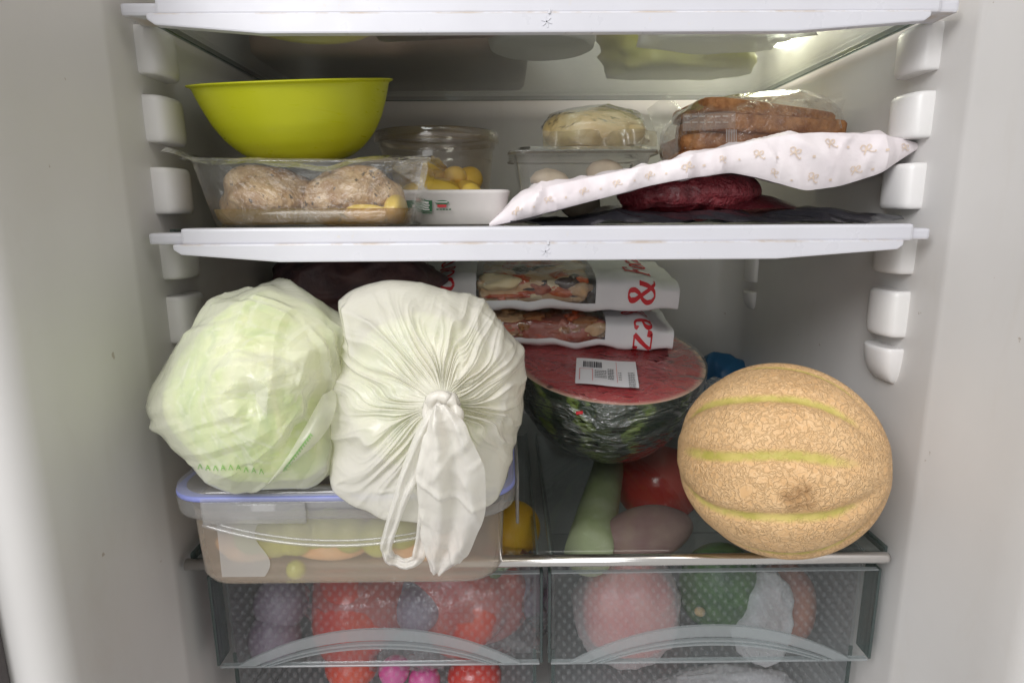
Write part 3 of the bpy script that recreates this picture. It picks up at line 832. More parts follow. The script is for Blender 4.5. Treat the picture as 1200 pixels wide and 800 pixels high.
g = np.array([[on_label(-0.026 + 0.052 * u, -0.024 + 0.048 * v, 0.0004 * math.sin(7 * u)) for v in np.linspace(0, 1, 6)] for u in np.linspace(0, 1, 12)])
lb = obj('price_label', me('price_label', *grid(g)), 'paper', wm)
rs = np.random.RandomState(3); prt = []
x = -0.020
while x < -0.004:
    w = rs.choice([0.0004, 0.0007, 0.0011]); prt.append(lrect(x, x + w, 0.006, 0.017, 0.0009)); x += w + rs.choice([0.0004, 0.0007])
for (xa, xb, ya, rows, dy) in ((-0.010, 0.000, -0.002, 5, 0.003), (0.001, 0.006, -0.004, 7, 0.0029), (0.0100, 0.0125, -0.004, 4, 0.004), (0.018, 0.0235, -0.016, 9, 0.0032)):
    for r_ in range(rows):
        xx = xa
        while xx < xb:
            w = rs.uniform(0.0006, 0.0018); prt.append(lrect(xx, min(xb, xx + w), ya + r_ * dy - 0.010, ya + r_ * dy - 0.010 + 0.0012, 0.0009)); xx += w + 0.0005
V, Fc = join(prt); obj('label_print', me('label_print', V, Fc, False), 'ink', lb)
prt = [lrect(-0.023, -0.0226, -0.018, 0.003, 0.0009), lrect(-0.0226, -0.012, 0.0026, 0.003, 0.0009), lrect(-0.012, -0.0116, -0.018, 0.003, 0.0009), lrect(0.0085, 0.0088, -0.019, 0.019, 0.0009)]
V, Fc = join(prt); obj('label_frame', me('label_frame', V, Fc, False), 'ink_red', lb)
V, Fc = tube([at(675, 484, 0.452) - wc, at(683, 483, 0.452) - wc], 0.0014, 6); obj('red_seal', me('red_seal', V, Fc), 'ink_red', wm)


# ------------------------------------------------------------------ packets of focaccia
def packet(c, hx, hy, hz, yaw, wx0, wx1, label, texts, tilt=0.0, seed=1, pitch=8):
    t = thing('bakery_packet', label, 'food packet', c)
    n = 120
    th = np.linspace(0, 2 * np.pi, n, endpoint=False)
    e = 0.35
    sy = np.sign(np.cos(th)) * np.abs(np.cos(th)) ** e; sz = np.sign(np.sin(th)) * np.abs(np.sin(th)) ** e
    Rr = rotm(math.radians(pitch), tilt, yaw)

    def section(x):
        k = abs(x / hx); fl = 1 - 0.55 * max(0, k - 0.72) ** 1.3 * 6.3 if k > 0.72 else 1
        fl = max(0.72, fl)
        return np.stack([np.full(n, x), hy * sy, hz * fl * sz - hz * (1 - fl) * 0.6], 1)

    def surf(xs):
        Pq = np.stack([section(x) for x in xs], 1)
        q = Pq.reshape(-1, 3)
        w = 0.0030 * crumple(q, 0.045, seed) + 0.0012 * crumple(q, 0.02, seed + 1)
        dn = q * np.array([0, 1 / hy ** 2, 1 / hz ** 2]); dn /= np.linalg.norm(dn, axis=1)[:, None] + 1e-9
        return (q + dn * w[:, None]).reshape(Pq.shape)

    def put(name, Pq, mat, **k):
        V, Fc = grid(Pq, wrap_u=True, **k); return obj(name, me(name, V @ Rr.T, Fc), mat, t)
    put('paper_band', surf(np.linspace(-hx, wx0, 26)), 'paper', cap0=True)
    put('paper_band', surf(np.linspace(wx1, hx, 26)), 'paper', cap1=True)
    Pw = surf(np.linspace(wx0, wx1, 40))
    put('clear_window', Pw * 0.998, 'packfilm')
    # paper bottom strip of the window zone, reaching a little up the front
    idx = [i for i in range(n) if sz[i] < -0.30]
    idx = sorted(idx, key=lambda i: th[i])
    V, Fc = grid(Pw[idx] * np.array([1, 1.004, 1.004])); obj('paper_base', me('paper_base', V @ Rr.T, Fc), 'paper', t)
    # writing that runs round the pack on the end bands
    for (s, x_base, size, start) in texts:
        V2, F2, _ = text2d(s, size)
        out = []
        for (u, v) in V2:
            q = section(x_base - v)[np.arange(int(n * 0.66), int(n * 0.02), -1)]   # from the foot of the front over to the top
            d = np.r_[0, np.cumsum(np.linalg.norm(np.diff(q, axis=0), axis=1))]
            s_ = np.clip(u + start, 0, d[-1])
            out.append([np.interp(s_, d, q[:, k]) for k in range(3)])
        p = np.array(out)
        w = 0.0030 * crumple(p, 0.045, seed) + 0.0012 * crumple(p, 0.02, seed + 1)
        dn = p * np.array([0, 1 / hy ** 2, 1 / hz ** 2]); dn /= np.linalg.norm(dn, axis=1)[:, None]
        out = p + dn * (w + 0.0006)[:, None]
        obj('lettering', me('lettering', np.array(out) @ Rr.T, F2), 'ink_red', t)
    for o_ in t.children:
        if o_.name.startswith('paper'): o_.data.set_sharp_from_angle(angle=math.radians(28))
    return t, Rr


MAT['packfilm'] = clear('packet_film', (0.97, 0.96, 0.95), 0.015, (0.8, 0.78, 0.76), rough=0.08, gloss=1.6, bump=0.7, bscale=60, bdist=0.004, wrinkle=1.5, hazevar=0.06)
MAT['crumb'] = plain('bread_crumb', (0.62, 0.38, 0.20), 0.8, (0.74, 0.52, 0.32), 60, 0.8, 220, 0.002)
MAT['sauce'] = plain('tomato_sauce', (0.50, 0.06, 0.02), 0.3, (0.62, 0.16, 0.05), 50, 0.5, 120, 0.002)
MAT['cheese'] = plain('melted_cheese', (0.74, 0.60, 0.36), 0.4, (0.80, 0.70, 0.50), 40, 0.3, 90, 0.002)
MAT['ham'] = plain('cured_ham', (0.34, 0.06, 0.04), 0.35, (0.50, 0.16, 0.10), 36, 0.5, 90, 0.002)
MAT['crust_red'] = plain('baked_crust', (0.30, 0.11, 0.03), 0.5, (0.42, 0.18, 0.06), 60, 0.6, 150, 0.002)
MAT['olive'] = plain('olive_dark', (0.06, 0.035, 0.03), 0.3)


def slice_in(c, r, mat, crust, toppings, label, seed):
    t = thing('focaccia_slice', label, 'focaccia', c); t.rotation_euler.x = math.radians(7)
    V, Fc = box(-r[0], r[0], -r[1], r[1], -r[2], r[2], min(r) * 0.7, 4)
    bm = bmesh.new(); vs = [bm.verts.new(v) for v in V]; [bm.faces.new([vs[i] for i in f]) for f in Fc]
    bmesh.ops.subdivide_edges(bm, edges=bm.edges[:], cuts=3, use_grid_fill=True); bm.verts.index_update()
    V = np.array([v.co[:] for v in bm.verts]); Fc = [[v.index for v in f.verts] for f in bm.faces]; bm.free()
    V = V * (1 + 0.05 * sn(V, 90, seed))[:, None]
    obj('dough', me('dough', V, Fc), mat, t)
    for k, (p, q, mm) in enumerate(toppings):
        V, Fc = blob(p, q, 0.26, 3.4, seed * 7 + k, 4); obj('topping', me('topping', V, Fc), mm, t)
    return t


lc = at(644, 381, 0.612) + np.array([0, 0, 0.0085]); uc = at(638, 331, 0.610) + np.array([0, 0, 0.003])
p2, _ = packet(lc, 0.112, 0.060, 0.0150, math.radians(-3), -0.055, 0.050, 'lower white bakery packet with red lettering, resting on the watermelon', [('Pizza & Focaccia', 0.092, 0.036, -0.036)], math.radians(2), 3, 5)
p1, _ = packet(uc, 0.118, 0.060, 0.0180, math.radians(1), -0.066, 0.042, 'upper white bakery packet with red lettering, directly under the middle shelf', [('za & Focaccia', 0.096, 0.036, -0.026), ('I ocacc', -0.086, 0.036, 0.006)], math.radians(1), 5)
def fillings(seed, mats, wx):
    rs = np.random.RandomState(seed); out = []
    for k in range(26):
        x = -wx + 2 * wx * (k + rs.uniform(0, 1)) / 26
        mm = mats[rs.randint(len(mats))]
        out.append(((x, -0.047 + rs.uniform(0, 0.004), rs.uniform(-0.004, 0.010)), (rs.uniform(0.005, 0.012), rs.uniform(0.004, 0.007), rs.uniform(0.0025, 0.006)), mm))
    for k in range(14):
        out.append(((rs.uniform(-wx, wx), rs.uniform(-0.04, 0.03), 0.011), (rs.uniform(0.008, 0.016), rs.uniform(0.008, 0.014), 0.005), mats[rs.randint(len(mats))]))
    return out


slice_in(uc + np.array([-0.012, -0.004, -0.001]), (0.052, 0.050, 0.0115), 'crumb', None, [((-0.034, -0.046, 0.008), (0.020, 0.010, 0.007), 'cheese'), ((0.040, -0.044, 0.000), (0.011, 0.010, 0.0095), 'crumb'), ((-0.022, -0.049, -0.001), (0.026, 0.004, 0.004), 'sauce')] + fillings(5, ['sauce', 'cheese', 'sauce', 'olive', 'ham', 'crumb'], 0.045), 'focaccia slice with cheese and tomato inside the upper packet', 11)
slice_in(lc + np.array([-0.002, -0.004, -0.001]), (0.050, 0.050, 0.0105), 'ham', None, [((0.040, -0.045, 0.003), (0.011, 0.008, 0.008), 'crumb'), ((0.014, -0.048, 0.000), (0.022, 0.005, 0.009), 'ham')] + fillings(8, ['ham', 'crust_red', 'ham', 'sauce', 'crust_red', 'crumb'], 0.045), 'dark ham focaccia slice inside the lower packet', 14)

# ------------------------------------------------------------------ clear food container
MAT['tub'] = clear('tub_plastic', (0.92, 0.90, 0.86), 0.33, (0.80, 0.69, 0.59), rough=0.16, gloss=1.0, bump=0.12, bscale=25, bdist=0.001)
MAT['tub_clear'] = clear('latch_plastic', (0.92, 0.92, 0.91), 0.22, (0.80, 0.79, 0.79), rough=0.12, gloss=1.2)
MAT['blue_seal'] = plain('blue_seal', (0.22, 0.25, 0.55), 0.4)
tc = np.array([(at(212, 600, 0.345)[0] + at(596, 600, 0.345)[0]) / 2, 0.407, ZB + 0.0005])
tb = thing('food_container', 'clear plastic food container with blue sealed lid under the two bags', 'food container', tc)
hx, hy = 0.0975, 0.069
rings = [rrect(0, 0, z, hx * k - o_, hy * k2 - o_, 0.020, 8) for z, k, k2, o_ in ((0.0, 0.965, 0.95, 0.010), (0.0012, 0.967, 0.952, 0.0055), (0.004, 0.970, 0.956, 0.0018), (0.009, 0.973, 0.960, 0.0), (0.03, 0.98, 0.968, 0), (0.054, 0.988, 0.98, 0))]
V, Fc = loft(rings, True, False); obj('tub', me('tub', V, Fc), 'tub', tb)
rings = [rrect(0, 0, z, hx + o_, hy + o_, 0.024, 8) for z, o_ in ((0.0515, 0.0), (0.0515, 0.0045), (0.0535, 0.0055), (0.0615, 0.0058), (0.0628, 0.0050))]
V, Fc = loft(rings, False, False); obj('rim', me('rim', V, Fc), 'tub_clear', tb)
rings = [rrect(0, 0, z, hx + o_, hy + o_, 0.024, 8) for z, o_ in ((0.0630, 0.0052), (0.0634, 0.0058), (0.0655, 0.0058), (0.0662, 0.0050), (0.0662, 0.0015))]
V, Fc = loft(rings, False, False); obj('blue_seal', me('blue_seal', V, Fc), 'blue_seal', tb)
rings = [rrect(0, 0, z, hx + o_, hy + o_, 0.022, 8) for z, o_ in ((0.0664, 0.0050), (0.0690, 0.0046), (0.0700, 0.0030), (0.0700, -0.004), (0.0675, -0.007), (0.0672, -0.03))]
V, Fc = loft(rings, False, True); obj('lid', me('lid', V, Fc), 'tub_clear', tb)
# front latch: a flap with a bowed lower edge and a raised bow line
n = 40; L0, L1 = -0.079, 0.079
g, bow = [], []
for k in range(n + 1):
    u = k / n; x = L0 + (L1 - L0) * u; d = 0.016 + 0.014 * (1 - (2 * u - 1) ** 2)
    row = [(x, -hy - 0.0072 - 0.0008 * math.sin(q * math.pi), 0.0662 - d * q) for q in np.linspace(0, 1, 6)]
    g.append(row); bow.append((x, -hy - 0.0078, 0.0662 - d))
V, Fc = grid(np.array(g)); la = obj('latch', me('latch', V, Fc), 'tub_clear', tb)
V, Fc = tube(bow, 0.0011, 8); obj('latch_rib', me('latch_rib', V, Fc), 'tub_clear', la)
V, Fc = tube([(x, y, z + 0.0032) for x, y, z in bow[2:-2]], 0.0007, 8); obj('latch_rib', me('latch_rib', V, Fc), 'tub_clear', la)
V, Fc = box(-0.078, -0.018, -hy - 0.0098, -hy - 0.0076, 0.0510, 0.0640, 0.0008, 1); obj('latch_tab', me('latch_tab', V, Fc), 'tub_clear', la)
# right-hand side latch
V, Fc = box(hx + 0.0062, hx + 0.0082, -0.05, 0.05, 0.034, 0.068, 0.0009, 1); obj('latch', me('latch', V, Fc), 'tub_clear', tb)
# white sticker on the tub's left front
g = np.array([[(-0.0760 + 0.026 * u + 0.001 * v + 0.004 * math.sin(6 * v) * u, -hy * (0.955 + 0.02 * v) - 0.0014, 0.0105 + 0.036 * v) for v in np.linspace(0, 1, 14)] for u in np.linspace(0, 1, 8)])
V, Fc = grid(g); obj('sticker', me('sticker', V, Fc), clear('sticker', (0.85, 0.85, 0.85), 0.5, (0.75, 0.74, 0.73), rough=0.4), tb)
# inside: grapes over cut orange fruit
MAT['grape'] = plain('grape_skin', (0.42, 0.50, 0.08), 0.3, (0.52, 0.56, 0.14), 30, coat=0.2)
MAT['peach'] = plain('peach_flesh', (0.78, 0.42, 0.20), 0.45, (0.84, 0.55, 0.32), 40)
k = 0
for (px, py, r) in ((325, 640, 0.0125), (352, 652, 0.0135), (388, 645, 0.0125), (340, 628, 0.011), (412, 638, 0.0120), (375, 630, 0.012), (445, 650, 0.0115), (300, 655, 0.012), (475, 642, 0.012)):
    c = at(px, py, 0.360 + 0.004 * (k % 3)); c[2] = max(c[2], ZB + r + 0.014)
    lump('grape', 'green grape inside the clear food container', 'grape', c, (r, r, r * 1.12), 'grape', 0.03, 1.5, 50 + k, 3, group='grapes in the food container'); k += 1
lump('grape', 'small green grape pressed against the bottom front of the food container', 'grape', at(347, 667, 0.361), (0.0062, 0.006, 0.0065), 'grape', 0.03, 1.5, 70, 3, group='grapes in the food container')
for i, (px, rx, lb) in enumerate(((308, 0.026, 'slice of orange fruit at the left end of the food container'), (395, 0.032, 'slice of orange fruit under the grapes in the food container'), (500, 0.030, 'slice of orange fruit at the right end of the food container'))):
    c = at(px, 668, 0.382); c[2] = ZB + 0.0140
    lump('fruit_slice', lb, 'fruit', c, (rx, 0.026, 0.0115), 'peach', 0.07, 2.2, 80 + i, 4)

# ------------------------------------------------------------------ cabbage in a thin bag (left)
LID = ZB + 0.0705


def cabbage_mat(name):
    t = NT(name)
    co = t.coord()
    st = t.n('Mapping', {'Vector': co, 'Scale': (1.0, 1.0, 0.35)}).outputs[0]
    v = t.noise(48, 5, 0.65, 1.6, st)
    c = t.ramp(v, [(0.32, (0.24, 0.42, 0.03)), (0.50, (0.52, 0.66, 0.12)), (0.70, (0.80, 0.80, 0.34))])
    big = t.ramp(t.noise(20, 3), [(0.46, 0.0), (0.60, 1.0)])
    c = t.mix(t.math('MULTIPLY', big, 0.75), c, (0.88, 0.86, 0.62))
    vein = t.math('ABSOLUTE', t.math('SUBTRACT', t.noise(30, 3, 0.5, 2.0), 0.5))
    c = t.mix(t.ramp(vein, [(0.0, 0.8), (0.03, 0.0)]), c, (0.86, 0.88, 0.70))
    return t.done(t.n('BsdfPrincipled', {'Base Color': c, 'Roughness': 0.45, 'Normal': t.bump(t.math('ADD', v, vein), 0.6, 0.003)}).outputs[0])


MAT['cabbage'] = cabbage_mat('cabbage_leaf')


def cabbage(name, c, r, label, seed):
    t = thing(name, label, 'cabbage', c)
    V, Fc = ico(5); V = V * (1 + 0.04 * sn(V, 2.0, seed) + 0.015 * ridge(V, 5, seed + 1))[:, None]
    obj('head', me('head', V * np.array(r), Fc), 'cabbage', t)
    for k in range(4):      # wrapping outer leaves
        d = np.array([math.cos(k * 1.7 + seed), math.sin(k * 1.7 + seed) - 0.6, 0.4 * math.cos(k * 2.1)]); d /= np.linalg.norm(d)
        V, Fc = ico(5); keep = (V @ d) > 0.25 + 0.12 * sn(V, 3, seed + k)
        Fc = [f for f in Fc if all(keep[i] for i in f)]
        used = sorted({i for f in Fc for i in f}); mp = {q: w for w, q in enumerate(used)}
        Vk = V[used] * (1.012 + 0.012 * k + 0.012 * ridge(V[used], 4, seed + 3 * k))[:, None] * np.array(r)
        obj('outer_leaf', me('outer_leaf', Vk, [[mp[i] for i in f] for f in Fc]), 'cabbage', t)
    return t


c1 = at(294, 452, 0.368); r1 = np.array([0.0545, 0.055, 0.0585])
MAT['bag_green'] = bagmat('thin_bag', (0.87, 0.86, 0.77), 0.54, 0.22, 130, 0.22)
MAT['bag_tail'] = bagmat('tail_film', (0.95, 0.92, 0.87), 0.30, 0.28, 150, 0.15)
MAT['bag_white'] = bagmat('white_bag', (0.94, 0.905, 0.84), 0.27, 0.27, 150, 0.22)


def add_bend(Fc, E):
    """pairs of corners that face each other over an edge"""
    m = {}
    for f in Fc:
        if len(f) == 3:
            for q in range(3):
                e = (min(f[q], f[(q + 1) % 3]), max(f[q], f[(q + 1) % 3])); m.setdefault(e, []).append(f[(q + 2) % 3])
    return np.array([v for v in m.values() if len(v) == 2])


def polar_bag(outl, oy, kn, Cb, c0, nu=560, nf=80, nb=34, inner=0.0, steep=1.0):
    """closed bag: front dome from the point kn to the outline, then round to the back point Cb"""
    O3 = np.array([at(a_, b_, c_) for (a_, b_), c_ in zip(outl, oy)]) - c0
    ang_ = np.unwrap(np.arctan2(O3[:, 0] - kn[0], O3[:, 2] - kn[2])); per = np.r_[ang_, ang_[0] + 2 * np.pi]
    O3 = np.r_[O3, O3[:1]]
    u = np.linspace(per[0], per[0] + 2 * np.pi, nu, endpoint=False)
    Oc = np.stack([np.interp(u, per, O3[:, k]) for k in range(3)], 1)
    for _ in range(40): Oc = (np.roll(Oc, 1, 0) + 2 * Oc + np.roll(Oc, -1, 0)) / 4
    sv = np.r_[np.linspace(0.0, 1, nf) ** 0.85, np.linspace(1, 2, nb + 1)[1:]]
    P0 = np.zeros((nu, len(sv), 3))
    for q, s_ in enumerate(sv):
        if s_ <= 1:
            g_ = (1 - math.sqrt(max(0.0, 1 - 0.985 * s_ * s_))) * 1.08
            k_ = inner + (1 - inner) * s_
            P0[:, q, 0] = kn[0] + (Oc[:, 0] - kn[0]) * k_; P0[:, q, 2] = kn[2] + (Oc[:, 2] - kn[2]) * k_
            P0[:, q, 1] = kn[1] + (Oc[:, 1] - kn[1]) * min(1.0, g_)
        else:
            w = s_ - 1; sh = 1 - w ** 2.2
            P0[:, q] = Cb + (Oc - Cb) * np.array([sh, 0, sh])
            P0[:, q, 1] = Oc[:, 1] + (Cb[1] - Oc[:, 1]) * math.sin(w * math.pi / 2)
    return P0, u, sv


ol1 = [(309, 332), (339, 341), (375, 357), (405, 382), (404, 413), (398, 455), (398, 505), (397, 548), (366, 572), (314, 574), (273, 577), (242, 561), (216, 526), (191, 495), (178, 472), (183, 449), (198, 426), (216, 403), (252, 362), (283, 341)]
oy1 = [0.37, 0.37, 0.37, 0.365, 0.362, 0.36, 0.352, 0.342, 0.332, 0.328, 0.328, 0.332, 0.345, 0.36, 0.368, 0.372, 0.375, 0.375, 0.372, 0.37]
kn1 = at(296, 462, 0.309) - c1
P1, u1, sv1 = polar_bag(ol1, oy1, kn1, np.array([0.0, 0.055, 0.0]), c1)
f1_ = P1.reshape(-1, 3)
nd = f1_ - np.array([0, 0.005, 0]); nd /= np.linalg.norm(nd, axis=1)[:, None]
hd = f1_ - np.array([0.004, 0.004, -0.002])
lv = np.exp(-((hd / r1) @ np.array([-1.0, 0, -0.1]) - 1.05) ** 2 / 0.03)
hd = hd * (0.925 - 0.10 * lv + 0.012 * sn(hd / 0.05, 2.4, 3) + 0.012 * ridge(hd / 0.05, 4.0, 4))[:, None] + np.array([0.004, 0.004, -0.002])
cb1 = thing('cabbage', 'pale green cabbage inside the left plastic bag', 'cabbage', c1)
Vh, Fh = grid(hd.reshape(P1.shape), wrap_u=True); obj('head', me('head', Vh, Fh), 'cabbage', cb1)
gather = at(398, 420, 0.335) - c1
rgt = np.clip((f1_[:, 0] + 0.03) / 0.05, 0.55, 1)        # more loose film toward the right, where it is gathered
h = 0.0030 * crumple(f1_, 0.070, 11, 4) + creases(f1_, nd, ((26, 0.030, 0.012, 0.0050), (60, 0.018, 0.006, 0.0030), (110, 0.009, 0.003, 0.0014)), 5, gather) * rgt
h = np.maximum(h, -0.0008)
rimk = np.broadcast_to(np.clip(sv1 * 6, 0.3, 1)[None], P1.shape[:2]).reshape(-1)
f1_ = f1_ + nd * (h * rimk)[:, None]
Vb, Fb = grid(f1_.reshape(P1.shape), wrap_u=True)
m = me('plastic_bag', Vb, Fb); m.set_sharp_from_angle(angle=math.radians(24)); bag1 = obj('plastic_bag', m, 'bag_green'); bag1.location = tuple(c1)
# two loose folds of film that lie over the right flank
for k, (pa, ya) in enumerate((([(378, 462), (362, 492), (346, 520), (330, 545), (314, 566)], [0.330, 0.318, 0.312, 0.312, 0.318]),)):
    A_ = np.array([at(x_, y_, z_) for (x_, y_), z_ in zip(pa, ya)]) - c1
    tt_ = np.linspace(0, 1, 60); A_ = np.stack([np.interp(tt_, np.linspace(0, 1, 5), A_[:, q]) for q in range(3)], 1)
    for _ in range(12): A_[1:-1] = (A_[:-2] + 2 * A_[1:-1] + A_[2:]) / 4
    wd_ = 0.016; g = np.zeros((60, 24, 3))
    for j in range(24):
        v = j / 23
        g[:, j] = A_ + np.array([0.9, 0.0, 0.25]) * (wd_ * v * np.sin(np.pi * np.clip(tt_ * 0.85 + 0.1, 0, 1)))[:, None] + np.array([0, -1, 0]) * (0.004 * math.sin(v * math.pi) - 0.010 * v)
    q = g.reshape(-1, 3); q[:, 1] += 0.0016 * crumple(q, 0.016, 40 + k)
    V, Fq = grid(g); obj('loose_fold', me('loose_fold', V, Fq), 'bag_green', bag1)
X, Fc = join([(Vb, Fb), (V, Fq)])
tag(bag1, 'thin translucent bag wrapped round the cabbage, left, with green print', 'plastic bag')
bvh1 = BVHTree.FromPolygons([Vector(v) + Vector(c1) for v in X], [tuple(f) for f in Fc])


def stick(bvh, pts_px, wpx, off=0.0009):
    """a flat printed stroke laid on a surface: px path dropped onto the mesh"""
    q = np.array(pts_px, float); T = np.gradient(q, axis=0); T /= np.linalg.norm(T, axis=1)[:, None] + 1e-9
    Nn = np.stack([-T[:, 1], T[:, 0]], 1) * wpx / 2; rows = []
    for a_, n_ in zip(q, Nn):
        r = []
        for s_ in (-1, 1):
            d = at(*(a_ + s_ * n_), 0.3) - CAM; d /= np.linalg.norm(d)
            h = bvh.ray_cast(Vector(CAM), Vector(d))
            if h[0] is None: return None
            r.append(np.array(h[0]) - d * off)
        rows.append(r)
    return grid(np.array(rows))


prt = []
rs = np.random.RandomState(8)
for k in range(9):     # green print at the foot of the bag
    x, y = 232 + k * 9, 548 + 0.10 * k * 9 + rs.uniform(-2, 2)
    for st_ in ([(x, y), (x + 1, y - 3), (x + 2, y - 6)], [(x + 2, y - 6), (x + 3.5, y - 3), (x + 5, y)], [(x + 1, y - 2.4), (x + 2.5, y - 2.4), (x + 4, y - 2.4)])[:2 + k % 2]:
        s_ = stick(bvh1, st_, 1.1)
        if s_: prt.append(s_)
for k in range(14):    # and along the folded edge
    u = k / 13; x, y = 332 + 30 * u, 552 - 40 * u
    s_ = stick(bvh1, [(x, y), (x + 2, y - 4), (x + 4, y - 1)], 2.0)
    if s_: prt.append(s_)
if prt:
    V, Fq = join(prt); obj('green_print', me('green_print', V - c1, Fq), clear('faded_green', (0.6, 0.8, 0.5), 0.55, (0.32, 0.60, 0.22), rough=0.4), bag1)

# ------------------------------------------------------------------ white knotted bag (centre)
c2 = at(497, 458, 0.372); r2 = np.array([0.0590, 0.055, 0.0590])
cabbage('cabbage', c2, r2 * 0.80, 'pale green cabbage inside the white knotted bag', 9)
knot = at(519, 473, 0.3035) - c2
outl = [(442, 329), (470, 330), (500, 335), (535, 343), (565, 357), (588, 377), (606, 402), (616, 438), (612, 480), (602, 520), (596, 555), (580, 588), (545, 604), (500, 612), (447, 606), (416, 597), (386, 572), (388, 545), (387, 505), (379, 470), (386, 444), (400, 415), (404, 385), (400, 350), (415, 336)]
oy = [0.375, 0.375, 0.375, 0.375, 0.375, 0.375, 0.375, 0.372, 0.365, 0.352, 0.338, 0.327, 0.322, 0.320, 0.321, 0.322, 0.330, 0.342, 0.355, 0.368, 0.375, 0.378, 0.380, 0.382, 0.38]
O3 = np.array([at(a_, b_, c_) for (a_, b_), c_ in zip(outl, oy)]) - c2
nu, nv = 720, 110
# even steps of angle round the knot
ang_ = np.unwrap(np.arctan2(O3[:, 0] - knot[0], O3[:, 2] - knot[2])); per = np.r_[ang_, ang_[0] + 2 * np.pi]
O3 = np.r_[O3, O3[:1]]
u = np.linspace(per[0], per[0] + 2 * np.pi, nu, endpoint=False)
Oc = np.stack([np.interp(u, per, O3[:, k]) for k in range(3)], 1)
for _ in range(60): Oc = (np.roll(Oc, 1, 0) + 2 * Oc + np.roll(Oc, -1, 0)) / 4
Cb = np.array([0.0, 0.050, 0.002])
sv = np.r_[np.linspace(0.0, 1, 76) ** 0.85, np.linspace(1, 2, 35)[1:]]
nv = len(sv)
P0 = np.zeros((nu, nv, 3))
for q, s_ in enumerate(sv):
    if s_ <= 1:
        g_ = 1 - math.sqrt(max(0.0, 1 - 0.985 * s_ * s_)); g_ = g_ * 1.08 + 0.10 * math.sin(math.pi * min(1, s_ * 1.0)) * 0.4
        k_ = 0.10 + 0.90 * s_
        P0[:, q, 0] = knot[0] + (Oc[:, 0] - knot[0]) * k_; P0[:, q, 2] = knot[2] + (Oc[:, 2] - knot[2]) * k_
        P0[:, q, 1] = knot[1] + 0.004 + (Oc[:, 1] - knot[1] - 0.004) * min(1.0, g_)
    else:
        w = s_ - 1
        sh = 1 - w ** 2.2
        P0[:, q] = Cb + (Oc - Cb) * np.array([sh, 0, sh])
        P0[:, q, 1] = Oc[:, 1] + (Cb[1] - Oc[:, 1]) * math.sin(w * math.pi / 2)
ss = np.broadcast_to(sv[None], (nu, nv)); uu = np.broadcast_to(u[:, None], (nu, nv))
warp = 0.10 * np.sin(3 * uu + 4 * ss) + 0.06 * np.sin(7 * uu - 5 * ss + 1) + 0.03 * np.sin(13 * uu + 9 * ss)
rs = np.random.RandomState(2)
fold = np.zeros((nu, nv))
for f, s0, wd, a_ in ((7, 0.95, 0.5, 1.3), (11, 0.75, 0.45, 1.1), (17, 0.55, 0.42, 1.0), (23, 0.45, 0.38, 0.9), (31, 0.34, 0.30, 0.8), (43, 0.26, 0.24, 0.65), (59, 0.20, 0.20, 0.5), (83, 0.15, 0.16, 0.35)):
    p_ = rs.uniform(0, 6.28); m_ = 0.5 + 0.5 * np.sin(2.3 * uu * rs.randint(1, 3) + rs.uniform(0, 6.28) + 3 * ss)
    loc = np.exp(-((ss - s0) / wd) ** 2)
    sh = np.sin(f * (uu + warp) + p_)
    fold += a_ * loc * (0.35 + 0.65 * m_) * (1 - 2 * np.abs(sh) ** 0.7)
amp = 0.0017 * np.clip(ss * 5, 0.12, 1) * np.clip((1.25 - ss) / 0.75, 0.15, 1)
flat = P0.reshape(-1, 3)
extra = (0.0016 * crumple(flat, 0.045, 31, 4)).reshape(nu, nv) * np.clip(ss * 1.5, 0, 1)
nd = P0 - np.array([0.002, 0.012, -0.004]); nd /= np.linalg.norm(nd, axis=-1)[..., None]
lowk = np.clip((-P0[..., 2] - 0.045) / 0.02, 0, 1)[..., None]
nd = nd * (1 - lowk) + np.array([0, -1.0, 0]) * lowk
extra = extra + creases(flat, nd.reshape(-1, 3), ((20, 0.030, 0.010, 0.0026), (60, 0.014, 0.005, 0.0016), (90, 0.008, 0.0025, 0.0009)), 6, knot).reshape(nu, nv) * np.clip(ss * 1.5 - 0.2, 0, 1)
P0 = P0 + nd * (fold * amp + extra)[..., None]
white = thing('knotted_bag', 'white translucent carrier bag tied in a knot with hanging handles', 'plastic bag', c2)
Vg, Fg = grid(P0, wrap_u=True)
bd = obj('bag_body', me('bag_body', Vg, Fg), 'bag_white', white)
# the knot: a wrapped twist
parts = []
for k in range(3):
    th = np.linspace(0, 2 * math.pi, 30); rr = 0.0062 + 0.0008 * k
    pth = [knot + np.array([rr * 1.0 * math.cos(t_ + k), -0.002 - 0.0028 * math.sin(t_ * 1.0 + k * 2) - 0.0015 * k, rr * 0.95 * math.sin(t_ + k) - 0.0015 * k]) for t_ in th]
    parts.append(tube(pth, 0.0030 + 0.0005 * np.sin(th * 3 + k), 10))
parts.append(blob(knot + np.array([0, -0.001, 0]), (0.0072, 0.0055, 0.0075), 0.10, 4, 7, 4))
V, Fq = join(parts); V = V + 0.0005 * ridge(V, 600, 3)[:, None]; obj('knot', me('knot', V, Fq), 'bag_white', white)


